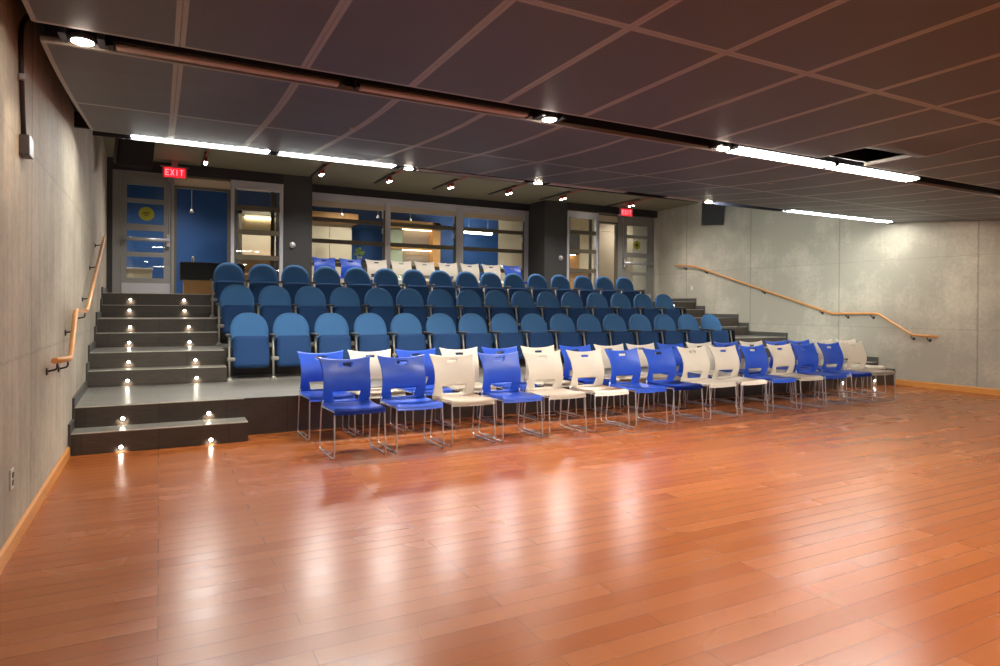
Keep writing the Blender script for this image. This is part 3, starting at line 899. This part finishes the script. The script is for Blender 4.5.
speaker(-0.36, 11.0, 3.66, math.radians(24), math.radians(14), 'black loudspeaker hung high in the left corner above the stairs')

# ------------------------------------------------------------------ handrails
def handrail(pts, label, brackets, wallx):
    t = thing('handrail', label, 'handrail', (0, 0, 0))
    bm = bmesh.new(); tube(bm, smooth_path(pts, 6, 0.07), 0.021, 12); link('rail', bm, M['rail'], t)
    for (x, y, z) in brackets:
        bm = bmesh.new(); w = wallx(y)
        s = 1 if w < x else -1
        tube(bm, smooth_path([(x, y, z-0.018), (x, y, z-0.06), (w, y, z-0.075)], 4, 0.03), 0.007, 8)
        lathe(bm, [(0.026, 0.0), (0.026, s*0.008), (0.010, s*0.012)], 14, w, y, z-0.075, axis='X')
        link('bracket', bm, M['conduit'], t)
XLr = -0.635
handrail([(XLr, 5.36, 0.935), (XLr, 6.27, 0.885), (XLr, 6.62, 1.268), (XLr-0.003, 7.62, 1.262), (XLr-0.030, 10.30, 2.240)],
         'wooden handrail with two bends on the left concrete wall', [(XLr, 5.50, .925), (XLr, 6.1, .892), (XLr, 6.52, 1.16), (XLr, 7.4, 1.262), (XLr-.01, 8.1, 1.455), (XLr-.03, 9.2, 1.842), (XLr-.045, 10.2, 2.19)], xl)
XRr = XR-0.085
handrail([(XRr, 12.62, 2.445), (XRr, 12.0, 2.40), (XRr, 11.72, 2.325), (XRr, 8.24, 1.265), (XRr, 7.32, 1.275), (XRr, 6.70, 0.905), (XRr, 6.28, 0.893)],
         'wooden handrail with two bends on the right concrete wall', [(XRr, 12.3, 2.42), (XRr, 11.6, 2.29), (XRr, 9.9, 1.77), (XRr, 8.5, 1.345), (XRr, 7.95, 1.268), (XRr, 7.45, 1.272), (XRr, 6.72, .915), (XRr, 6.45, .897)], lambda y: XR)

# ------------------------------------------------------------------ wall fittings
t = thing('electrical_conduit', 'dark conduit ending in a small box high on the left wall', 'conduit', (0, 0, 0))
bm = bmesh.new(); tube(bm, smooth_path([(-0.50, 4.50, 3.05), (XL+0.02, 4.44, 2.92), (XL+0.012, 4.43, 2.78), (XL+0.012, 4.54, 2.27)], 6, 0.08), 0.013, 10); link('pipe', bm, M['conduit'], t)
bm = bmesh.new(); bevelbox(bm, XL, XL+0.05, 4.47, 4.60, 2.16, 2.275, 0.005); link('box', bm, M['conduit'], t)
bm = bmesh.new(); lathe(bm, [(0.017, 0), (0.017, 0.03)], 12, XL+0.022, 4.40, 2.56); link('coupling', bm, M['steel'], t)
def plate(x0, x1, y0, y1, z0, z1, label, cat='wall plate'):
    t = thing('wall_plate', label, cat, (0, 0, 0))
    bm = bmesh.new(); bevelbox(bm, x0, x1, y0, y1, z0, z1, 0.003); link('cover', bm, M['plate'], t)
    return t
t = plate(XL, XL+0.008, 4.25, 4.33, 0.33, 0.44, 'small steel outlet plate low on the left wall')
bm = bmesh.new(); box(bm, XL+0.008, XL+0.011, 4.275, 4.305, 0.35, 0.38); box(bm, XL+0.008, XL+0.011, 4.275, 4.305, 0.39, 0.42); link('socket', bm, M['black'], t)
t = plate(XR-0.008, XR, 12.06, 12.14, 1.80, 1.92, 'small switch plate on the right wall at the stair head')
bm = bmesh.new(); box(bm, XR-0.014, XR-0.008, 12.085, 12.115, 1.84, 1.88); link('switch', bm, M['silver'], t)

# ------------------------------------------------------------------ rear wall: piers, beams, doors, glazing
bm = bmesh.new(); box(bm, -1.2, -0.747, YD, YD+0.35, LF, ZO); link('wall_rear_pier', bm, M['dark_wall'])
COL.objects['wall_rear_pier'].name = 'wall_rear'
struct(bpy.data.objects['wall_rear'], 'charcoal rear wall, narrow strip beside the left doorway', 'wall')
def pier(x0, x1, label):
    bm = bmesh.new(); box(bm, x0, x1, YD, YW+0.12, LF, ZO)
    struct(link('wall_rear', bm, M['dark_wall']), label, 'wall')
pier(2.165, 2.727, 'charcoal pillar between the left sidelight and the windows')
pier(8.237, 8.878, 'charcoal pillar between the windows and the right sidelight')
bm = bmesh.new()
box(bm, -0.747, 2.165, YD, YD+0.3, 3.735, ZO); box(bm, 8.878, XR, YD, YD+0.3, 3.765, ZO); box(bm, 2.727, 8.237, YW-0.04, YW+0.15, 3.77, ZO)
struct(link('trim_header', bm, M['beam']), 'dark beam above the doors and windows', 'beam')
for (x, y, z, lab) in ((2.345, YD, 2.545, 'round metal wall knob on the left charcoal pillar'), (8.70, YD, 2.56, 'round metal wall knob on the right charcoal pillar')):
    t = thing('door_holder', lab, 'door holder', (x, y, z))
    bm = bmesh.new(); lathe(bm, [(0.062, 0.0), (0.062, -0.012), (0.045, -0.03)], 22, axis='Y'); link('plate', bm, M['steel'], t, True)
    bm = bmesh.new(); lathe(bm, [(0.036, -0.028), (0.036, -0.05), (0.025, -0.056)], 18, axis='Y'); link('magnet', bm, M['plate'], t, True)

PZ = [(1.816, 2.206), (2.287, 2.676), (2.794, 3.173), (3.255, 3.498)]
def door_leaf(n, xA, xB, jamb, sticker, handle_side, label):
    t = bpy.data.objects.new('door_%d' % n, None); COL.objects.link(t); struct(t, label, 'door')
    yl = YD+0.03
    ZT = 3.70
    # outer frame
    bm = bmesh.new(); box(bm, xA-jamb, xA, YD, YD+0.12, LF, ZT+0.035); box(bm, xB, xB+0.045, YD, YD+0.12, LF, ZT+0.035); box(bm, xA, xB, YD, YD+0.12, ZT, ZT+0.035)
    link('door_frame', bm, M['frame'], t)
    # leaf rails and stiles, one mesh
    px0, px1 = xA+0.095, xB-0.125
    if handle_side == 'L': px0, px1 = xA+0.165, xB-0.16
    bm = bmesh.new()
    box(bm, xA+0.004, px0, yl, yl+0.045, LF+0.01, ZT-0.004); box(bm, px1, xB-0.004, yl, yl+0.045, LF+0.01, ZT-0.004)
    zz = [LF+0.01]+[z for p in PZ for z in p]+[ZT-0.004]
    for a, b in zip(zz[0::2], zz[1::2]): box(bm, px0, px1, yl, yl+0.045, a, b)
    leaf = link('door_leaf', bm, M['frame'], t)
    bm = bmesh.new()
    for a, b in PZ: box(bm, px0-0.005, px1+0.005, yl+0.018, yl+0.026, a-0.005, b+0.005)
    link('glass', bm, M['glass'], leaf)
    bm = bmesh.new(); box(bm, xA+0.02, xB-0.02, yl-0.004, yl, LF+0.02, 1.725); link('kick_plate', bm, M['steel'], leaf)
    bm = bmesh.new(); tube(bm, [(xA+0.02, yl-0.06, 2.515), (xB-0.03, yl-0.06, 2.515)], 0.034, 12)
    box(bm, xA+0.02, xA+0.07, yl-0.06, yl, 2.49, 2.54); e = xB-0.08 if handle_side == 'R' else xA+0.02
    bevelbox(bm, e, e+0.055, yl-0.07, yl, 2.40, 2.62, 0.008)
    link('push_bar', bm, M['steel'], leaf)
    bm = bmesh.new(); e = xB-0.035 if handle_side == 'R' else xA+0.03
    tube(bm, [(e, yl-0.012, 2.6), (e, yl-0.012, 3.66)], 0.009, 8); box(bm, e-0.018, e+0.018, yl-0.02, yl, 3.60, 3.68)
    link('latch_rod', bm, M['steel'], leaf)
    # round warning sticker on the glass
    sx, sz, sr = sticker
    bm = bmesh.new(); lathe(bm, [(sr, 0.0), (sr, -0.002)], 28, sx, yl+0.016, sz, axis='Y'); s = link('sticker', bm, M['yellow'], leaf)
    bm = bmesh.new()
    if n == 1:
        box(bm, sx-0.065, sx+0.045, yl+0.0125, yl+0.0138, sz-0.008, sz+0.006); box(bm, sx-0.045, sx+0.06, yl+0.0125, yl+0.0138, sz+0.022, sz+0.032)
        box(bm, sx-0.03, sx+0.03, yl+0.0125, yl+0.0138, sz-0.04, sz-0.03)
    else:
        prism(bm, [(sx-0.05, sz), (sx, sz-0.05), (sx+0.05, sz), (sx, sz+0.05)], 'Y', yl+0.0125, yl+0.0138)
    link('print', bm, M['blackprint'], s)
    return t
door_leaf(1, -0.622, 0.190, 0.122, (-0.215, 2.985, 0.125), 'R', 'closed grey steel door with four panes and a round yellow sticker')
door_leaf(2, 10.60, 11.60, 0.150, (11.10, 3.00, 0.115), 'L', 'closed grey steel door with four panes beside the right wall')

def open_bay(n, x0, x1, label):
    t = bpy.data.objects.new('door_%d' % n, None); COL.objects.link(t); struct(t, label, 'doorway')
    bm = bmesh.new(); box(bm, x0, x1, YD+0.01, YD+0.11, 3.50, 3.545); box(bm, x0, x1, YD, YD+0.12, 3.70, 3.735)
    link('door_frame', bm, M['bar'], t)
    bm = bmesh.new(); box(bm, x0, x1, YD+0.03, YD+0.07, 3.545, 3.70); link('transom_panel', bm, M['beige'], t)
    bm = bmesh.new(); box(bm, x0, x0+0.04, YD+0.02, YD+0.10, LF, 3.5); box(bm, x1-0.045, x1, YD+0.02, YD+0.10, LF, 3.5)
    link('jamb', bm, M['bar'], t)
open_bay(3, 0.235, 1.195, 'open doorway into the blue lobby beside the left steel door')
open_bay(4, 9.83, 10.45, 'open doorway beside the right steel door')

def sidelight(n, x0, x1, label):
    t = bpy.data.objects.new('window_%d' % n, None); COL.objects.link(t); struct(t, label, 'window')
    bm = bmesh.new()
    box(bm, x0, x0+0.062, YD-0.01, YD+0.10, LF, 3.70); box(bm, x1-0.062, x1, YD-0.01, YD+0.10, LF, 3.70)
    box(bm, x0, x1, YD-0.02, YD+0.10, 3.66, 3.735); box(bm, x0+0.062, x1-0.062, YD, YD+0.08, 3.58, 3.66)
    link('window_frame', bm, M['silver'], t)
    bm = bmesh.new()
    for z in (1.70, 2.222, 2.709, 3.176): box(bm, x0+0.062, x1-0.062, YD+0.0, YD+0.06, z, z+0.095)
    box(bm, x0+0.062, x0+0.10, YD+0.01, YD+0.06, LF, 3.58); box(bm, x1-0.22, x1-0.15, YD+0.065, YD+0.10, LF, 3.58)
    link('glazing_bar', bm, M['bar'], t)
    bm = bmesh.new(); box(bm, x0+0.06, x1-0.06, YD+0.035, YD+0.043, LF, 3.60); link('glass', bm, M['glass'], t)
sidelight(1, 1.203, 2.163, 'left silver framed sidelight with horizontal bars')
sidelight(2, 8.882, 9.822, 'right silver framed sidelight with horizontal bars')

def window_bay(n, x0, x1, postR, label):
    t = bpy.data.objects.new('window_%d' % n, None); COL.objects.link(t); struct(t, label, 'window')
    bm = bmesh.new()
    box(bm, x0, x1+postR, YW-0.03, YW+0.10, 3.70, 3.77); box(bm, x0, x1, YW, YW+0.08, 3.62, 3.70)
    box(bm, x1, x1+postR, YW-0.02, YW+0.10, LF, 3.70)
    link('window_frame', bm, M['silver'], t)
    bm = bmesh.new(); box(bm, x0, x1, YW+0.02, YW+0.06, 3.49, 3.62); link('blind_cassette', bm, M['beige'], t)
    bm = bmesh.new()
    for z in (1.69, 2.20, 2.70, 3.165): box(bm, x0, x1, YW-0.005, YW+0.055, z, z+0.088)
    box(bm, x1-0.035, x1, YW-0.01, YW+0.055, LF, 3.5)
    link('glazing_bar', bm, M['bar'], t)
    bm = bmesh.new(); box(bm, x0, x1, YW+0.03, YW+0.038, LF, 3.50); link('glass', bm, M['glass'], t)
    bm = bmesh.new(); box(bm, x1-0.075, x1-0.045, YW-0.012, YW-0.004, 3.32, 3.52); box(bm, x1-0.075, x1-0.045, YW-0.012, YW-0.004, 2.98, 3.10); link('latch', bm, M['silver'], t)
window_bay(3, 2.727, 4.505, 0.12, 'left glass bay of the middle window wall')
window_bay(4, 4.625, 6.25, 0.185, 'middle glass bay of the middle window wall')
window_bay(5, 6.435, 8.12, 0.117, 'right glass bay of the middle window wall')

# exit signs
def exit_sign(x, y, z, w, label):
    t = thing('exit_sign', label, 'exit sign', (x, y, z))
    bm = bmesh.new(); bevelbox(bm, -w/2, w/2, 0, 0.05, -0.10, 0.10, 0.006); link('housing', bm, M['exit_case'], t)
    bm = bmesh.new(); bevelbox(bm, -w/2+0.03, w/2-0.03, -0.006, 0.0, -0.085, 0.085, 0.003); f = link('face', bm, M['exit_body'], t)
    bm = bmesh.new(); box(bm, -w/2-0.03, w/2+0.03, 0.0, 0.05, 0.10, 0.115); box(bm, -0.05, 0.05, 0.01, 0.04, 0.115, ZO-z-0.001); link('mount', bm, M['exit_case'], t)
    h, s, th = 0.11, 0.055, 0.014
    cx = [-1.5*0.078, -0.5*0.078, 0.5*0.078-0.004, 1.5*0.078-0.006]
    z0, z1 = -h/2, h/2
    bm = bmesh.new(); yf, yb = -0.009, -0.006
    def bar(ax, az, bx, bz):
        d = Vector((bx-ax, 0, bz-az)); n = Vector((-d.z, 0, d.x)).normalized()*th/2
        prism(bm, [(ax+n.x, az+n.z), (bx+n.x, bz+n.z), (bx-n.x, bz-n.z), (ax-n.x, az-n.z)], 'Y', yf, yb)
    c = cx[0]; bar(c-s/2, z0, c-s/2, z1); bar(c-s/2, z1-th/2, c+s/2, z1-th/2); bar(c-s/2, 0, c+s/2-.01, 0); bar(c-s/2, z0+th/2, c+s/2, z0+th/2)
    c = cx[1]; bar(c-s/2, z0, c+s/2, z1); bar(c-s/2, z1, c+s/2, z0)
    c = cx[2]; bar(c, z0, c, z1)
    c = cx[3]; bar(c-s/2, z1-th/2, c+s/2, z1-th/2); bar(c, z0, c, z1)
    link('letters', bm, M['exit_letter'], f)
exit_sign(0.235, 13.15, 3.725, 0.40, 'red lit EXIT sign above the left steel door')
exit_sign(10.52, 13.15, 3.78, 0.40, 'red lit EXIT sign above the right steel door')

# ------------------------------------------------------------------ lobby beyond the glass
LY = 17.6; LZ = 4.25
bm = bmesh.new(); box(bm, -3.0, 16.5, YW-0.05, LY+0.2, 1.30, LF-0.001)
struct(link('floor', bm, M['tread']), 'pale lobby floor beyond the glass wall', 'floor')
bm = bmesh.new(); box(bm, -3.0, 16.5, YD+0.35, LY+0.2, LZ, LZ+0.1)
struct(link('ceiling', bm, M['white_ceiling']), 'pale lobby ceiling beyond the doors', 'ceiling')
bm = bmesh.new(); box(bm, -3.0, 9.15, LY, LY+0.2, LF, LZ)
struct(link('wall_lobby', bm, M['blue_wall']), 'deep blue lobby wall beyond the glass', 'wall')
bm = bmesh.new(); box(bm, 9.15, 16.5, LY-0.05, LY+0.2, LF, LZ)
struct(link('wall_lobby', bm, M['beige']), 'beige lobby wall at the right beyond the glass', 'wall')
bm = bmesh.new(); box(bm, -3.1, -3.0, YD+0.2, LY+0.2, LF, LZ); box(bm, 16.5, 16.6, YD+0.2, LY+0.2, LF, LZ)
box(bm, -3.0, -1.2, YD+0.15, YD+0.35, LF, LZ); box(bm, XR+0.4, 16.5, YD+0.3, YD+0.45, LF, LZ)
box(bm, -1.2, 2.165, YD+0.3, YD+0.36, ZO, LZ); box(bm, 2.1, 8.95, YW+0.1, YW+0.16, ZO, LZ); box(bm, 8.878, 12.2, YD+0.3, YD+0.36, ZO, LZ)
struct(link('wall_lobby_side', bm, M['dark_wall']), 'side walls of the lobby', 'wall')
bpy.data.objects['wall_lobby_side'].name = 'wall_side'

def panelbox(name, label, cat, parts, loc=(0, 0, 0)):
    t = thing(name, label, cat, loc)
    for (pn, b, m) in parts:
        bm = bmesh.new()
        for q in (b if isinstance(b[0], tuple) else [b]): bevelbox(bm, *q, 0.004, 1)
        link(pn, bm, m, t)
    return t
panelbox('reception_desk', 'dark topped wooden reception desk seen through the left open doorway', 'desk',
         [('body', (0.45, 1.55, 15.0, 15.7, LF, 1.86), M['woodpanel']), ('top', (0.38, 1.62, 14.93, 15.77, 1.86, 2.23), M['black'])])
bm = bmesh.new(); lathe(bm, [(0.02, 0), (0.03, .01), (0.025, 0.10), (0.012, 0.13)], 12, 0.62, 15.15, 2.231); tag(link('dispenser_bottle', bm, M['plate'], None, True), 'small pale bottle standing on the dark reception desk', 'bottle')
panelbox('storage_cabinet', 'low beige cabinet seen through the bottom pane of the left door', 'cabinet',
         [('body', (-0.75, -0.15, 16.4, 17.0, LF, 2.12), M['beige']), ('top', (-0.77, -0.13, 16.38, 17.02, 2.12, 2.15), M['plate'])])
# pale double cabinet behind left window
panelbox('tall_cupboard', 'tall pale double cupboard with a wood pelmet behind the left window', 'cupboard',
         [('door', (3.35, 3.90, 17.0, 17.05, LF, 3.50), M['beige']), ('door', (3.91, 4.46, 17.0, 17.05, LF, 3.50), M['beige']),
          ('body', (3.3, 4.5, 17.05, 17.55, LF, 3.50), M['beige']), ('pelmet', (3.2, 4.62, 16.85, 17.55, 3.50, 3.76), M['woodpanel'])])
# lit display niche behind the middle window
t = panelbox('display_niche', 'wood framed niche with speckled stone panels behind the middle window', 'display',
         [('frame', [(5.50, 5.56, 17.1, 17.55, LF, 3.72), (6.82, 7.05, 17.1, 17.55, LF, 3.72), (5.50, 7.05, 17.1, 17.55, 3.50, 3.72), (5.56, 6.82, 17.15, 17.5, 2.93, 2.99)], M['woodpanel']),
          ('side_panel', (5.56, 5.96, 17.2, 17.26, LF, 3.50), M['palegreen']),
          ('stone_panel', (5.96, 6.82, 17.35, 17.4, LF, 2.93), M['marble']), ('stone_panel', (5.96, 6.82, 17.35, 17.4, 2.99, 3.50), M['marble'])])
bm = bmesh.new(); box(bm, 5.96, 6.82, 17.22, 17.28, 2.915, 2.93); box(bm, 5.96, 6.82, 17.22, 17.28, 3.485, 3.50); link('light_strip', bm, M['lobbywarm'], t)
# wooden display behind left sidelight
t = panelbox('display_case', 'wooden display case behind the left sidelight', 'display case',
         [('frame', [(1.62, 1.70, 16.2, 16.6, LF, 3.55), (2.55, 2.63, 16.2, 16.6, LF, 3.55), (1.62, 2.63, 16.2, 16.6, 3.47, 3.55)], M['bar']),
          ('back_panel', (1.70, 2.55, 16.55, 16.6, LF, 3.47), M['beige']),
          ('shelf', (1.70, 2.55, 16.22, 16.55, 2.45, 2.50), M['woodpanel']), ('shelf', (1.70, 2.55, 16.22, 16.55, 2.05, 2.10), M['woodpanel'])])
bm = bmesh.new(); box(bm, 1.8, 2.45, 16.50, 16.54, 3.42, 3.46); link('light_strip', bm, M['lobbywarm'], t)
# kitchenette behind right sidelight
t = panelbox('kitchen_cabinet', 'warm lit wooden wall cabinet with counter behind the right sidelight', 'cabinet',
         [('upper_cabinet', (10.2, 11.2, 16.2, 16.5, 2.95, 3.60), M['black']),
          ('back_panel', (10.1, 11.4, 16.5, 16.55, LF, 3.6), M['woodpanel']),
          ('counter', (10.1, 11.4, 15.95, 16.5, 2.38, 2.43), M['bar']), ('lower_cabinet', (10.1, 11.4, 16.0, 16.5, LF, 2.38), M['woodpanel'])])
bm = bmesh.new(); box(bm, 10.25, 11.15, 16.35, 16.42, 2.935, 2.95); link('light_strip', bm, M['lobbywarm'], t)
# beige door leaf swung into the lobby at right
t = thing('open_door_leaf', 'pale beige door leaf standing open behind the right doorway', 'door', (0, 0, 0))
bm = bmesh.new(); box(bm, 11.15, 12.10, 15.2, 15.25, LF+0.01, 3.55); link('leaf', bm, M['beige'], t)
bm = bmesh.new(); lathe(bm, [(0.035, 0.0), (0.03, -0.02), (0.018, -0.05)], 14, 11.75, 15.2, 2.50, axis='Y'); lathe(bm, [(0.03, 0.0), (0.03, -0.015)], 14, 11.75, 15.2, 2.66, axis='Y'); link('lock', bm, M['steel'], t)
bm = bmesh.new(); box(bm, 12.12, 14.5, 15.2, 15.3, LF, 3.9); box(bm, 11.15, 12.12, 15.2, 15.3, 3.56, 3.9)
struct(link('wall_partition', bm, M['beige']), 'beige lobby partition behind the right steel door', 'wall')
# pendants and luminaires
t = thing('linear_pendant', 'bright linear pendant lamp hanging in front of the blue lobby wall', 'pendant light', (8.0, 16.6, 3.42))
bm = bmesh.new(); bevelbox(bm, -0.42, 0.42, -0.05, 0.05, 0, 0.06, 0.005); link('diffuser', bm, M['lobbylamp'], t)
bm = bmesh.new(); tube(bm, [(-0.3, 0, .06), (-0.3, 0, LZ-3.42)], 0.004, 6); tube(bm, [(0.3, 0, .06), (0.3, 0, LZ-3.42)], 0.004, 6); link('cable', bm, M['steel'], t)
for i, (x, y) in enumerate(((0.62, 15.8), (3.25, 16.2), (4.05, 16.3), (4.95, 16.2), (5.9, 16.4), (7.0, 16.0))):
    zb = 3.62 if i else 3.38
    t = thing('pendant_spot', 'small pendant spot on a thin stem in the lobby, %s' % ordlab(i, 6), 'pendant light', (x, y, zb), 0, 'pendant spots in the lobby')
    bm = bmesh.new(); tube(bm, [(0, 0, 0.05), (0, 0, LZ-zb)], 0.005, 6); link('stem', bm, M['plate'], t)
    bm = bmesh.new(); lathe(bm, [(0.015, 0.06), (0.035, 0.02), (0.035, -0.01), (0.02, -0.015)], 14); link('shade', bm, M['plate'], t, True)
for i, (x, y) in enumerate(((0.2, 16.2), (2.2, 15.6), (4.3, 15.9), (6.3, 15.7), (8.2, 15.6), (10.6, 15.4), (13.0, 16.0), (-1.5, 16.0), (11.9, 14.35))):  # last one added out of view to brighten the beige door leaf
    t = thing('lobby_light', 'round unseen lobby ceiling light, %s' % ordlab(i, 9), 'ceiling light', (x, y, LZ), 0, 'round ceiling lights in the lobby')
    bm = bmesh.new(); lathe(bm, [(0.10, 0.0), (0.10, -0.02), (0.07, -0.03)], 20); link('trim_ring', bm, M['plate'], t, True)
    bm = bmesh.new(); lathe(bm, [(0.068, -0.028), (0.068, -0.034), (0.04, -0.038)], 18); link('lens', bm, M['lobbylamp'], t, True)
    lp = bpy.data.lights.new('glow', 'SPOT'); lp.energy = 120; lp.color = (1, 0.93, 0.84); lp.spot_size = 2.6; lp.spot_blend = 1; lp.shadow_soft_size = 0.08
    lo = bpy.data.objects.new('lamp', lp); COL.objects.link(lo); lo.parent = t; lo.location = (0, 0, -0.06)
# plant on a low bench behind the chairs
panelbox('console_bench', 'low dark console standing behind the glass under the plant', 'bench',
         [('top', (2.9, 4.4, 14.75, 15.15, 2.36, 2.40), M['arm']), ('leg', (2.95, 3.0, 14.8, 15.1, LF, 2.36), M['arm']), ('leg', (4.3, 4.35, 14.8, 15.1, LF, 2.36), M['arm'])])
t = thing('potted_plant', 'small yellow green potted plant on the console behind the glass', 'plant', (4.13, 14.95, 2.402))
bm = bmesh.new(); lathe(bm, [(0.045, 0.0), (0.06, 0.10), (0.052, 0.10)], 16); link('pot', bm, M['pot'], t, True)
bm = bmesh.new()
for k in range(90):
    a = random.uniform(0, 2*PI); el = random.uniform(0.1, 1.5); r = random.uniform(.05, .13)
    c = Vector((math.cos(a)*math.cos(el)*r, math.sin(a)*math.cos(el)*r, 0.13+math.sin(el)*r*1.3))
    d = Vector((random.uniform(-1, 1), random.uniform(-1, 1), random.uniform(-.4, 1))).normalized()*0.045
    n = d.cross(Vector((random.uniform(-1, 1), random.uniform(-1, 1), 0.2))).normalized()*0.016
    vs = [bm.verts.new(c-d), bm.verts.new(c+n), bm.verts.new(c+d), bm.verts.new(c-n)]; bm.faces.new(vs)
link('foliage', bm, M['leaf'], t)

# ------------------------------------------------------------------ world, camera, view
w = bpy.data.worlds.new('world'); sc.world = w; w.use_nodes = True
w.node_tree.nodes['Background'].inputs[0].default_value = (0.02, 0.02, 0.022, 1); w.node_tree.nodes['Background'].inputs[1].default_value = 1

f = 649.0951; yaw = 0.4833; pitch = -0.0047; roll = 0.0077; cyv = 311.2025; H = 1.32
c, s = math.cos(yaw), math.sin(yaw); cp, sp = math.cos(pitch), math.sin(pitch); cr, sr = math.cos(roll), math.sin(roll)
a = Vector((c, -s, 0)); b = Vector((s, c, 0)); z = Vector((0, 0, 1))
F = b*cp+z*sp; U0 = -b*sp+z*cp
Rv = a*cr+U0*sr; Uv = -a*sr+U0*cr
cam = bpy.data.cameras.new('camera'); co = bpy.data.objects.new('camera', cam); COL.objects.link(co)
mt = Matrix(((Rv.x, Uv.x, -F.x, 0), (Rv.y, Uv.y, -F.y, 0), (Rv.z, Uv.z, -F.z, H), (0, 0, 0, 1)))
co.matrix_world = mt
cam.sensor_fit = 'HORIZONTAL'; cam.sensor_width = 36; cam.lens = f*36/1000; cam.shift_y = (cyv-333)/1000; cam.clip_start = 0.05
sc.camera = co
sc.view_settings.view_transform = 'Standard'; sc.view_settings.look = 'None'; sc.view_settings.gamma = 1; sc.view_settings.use_curve_mapping = False
sc.view_settings.exposure = 1.35
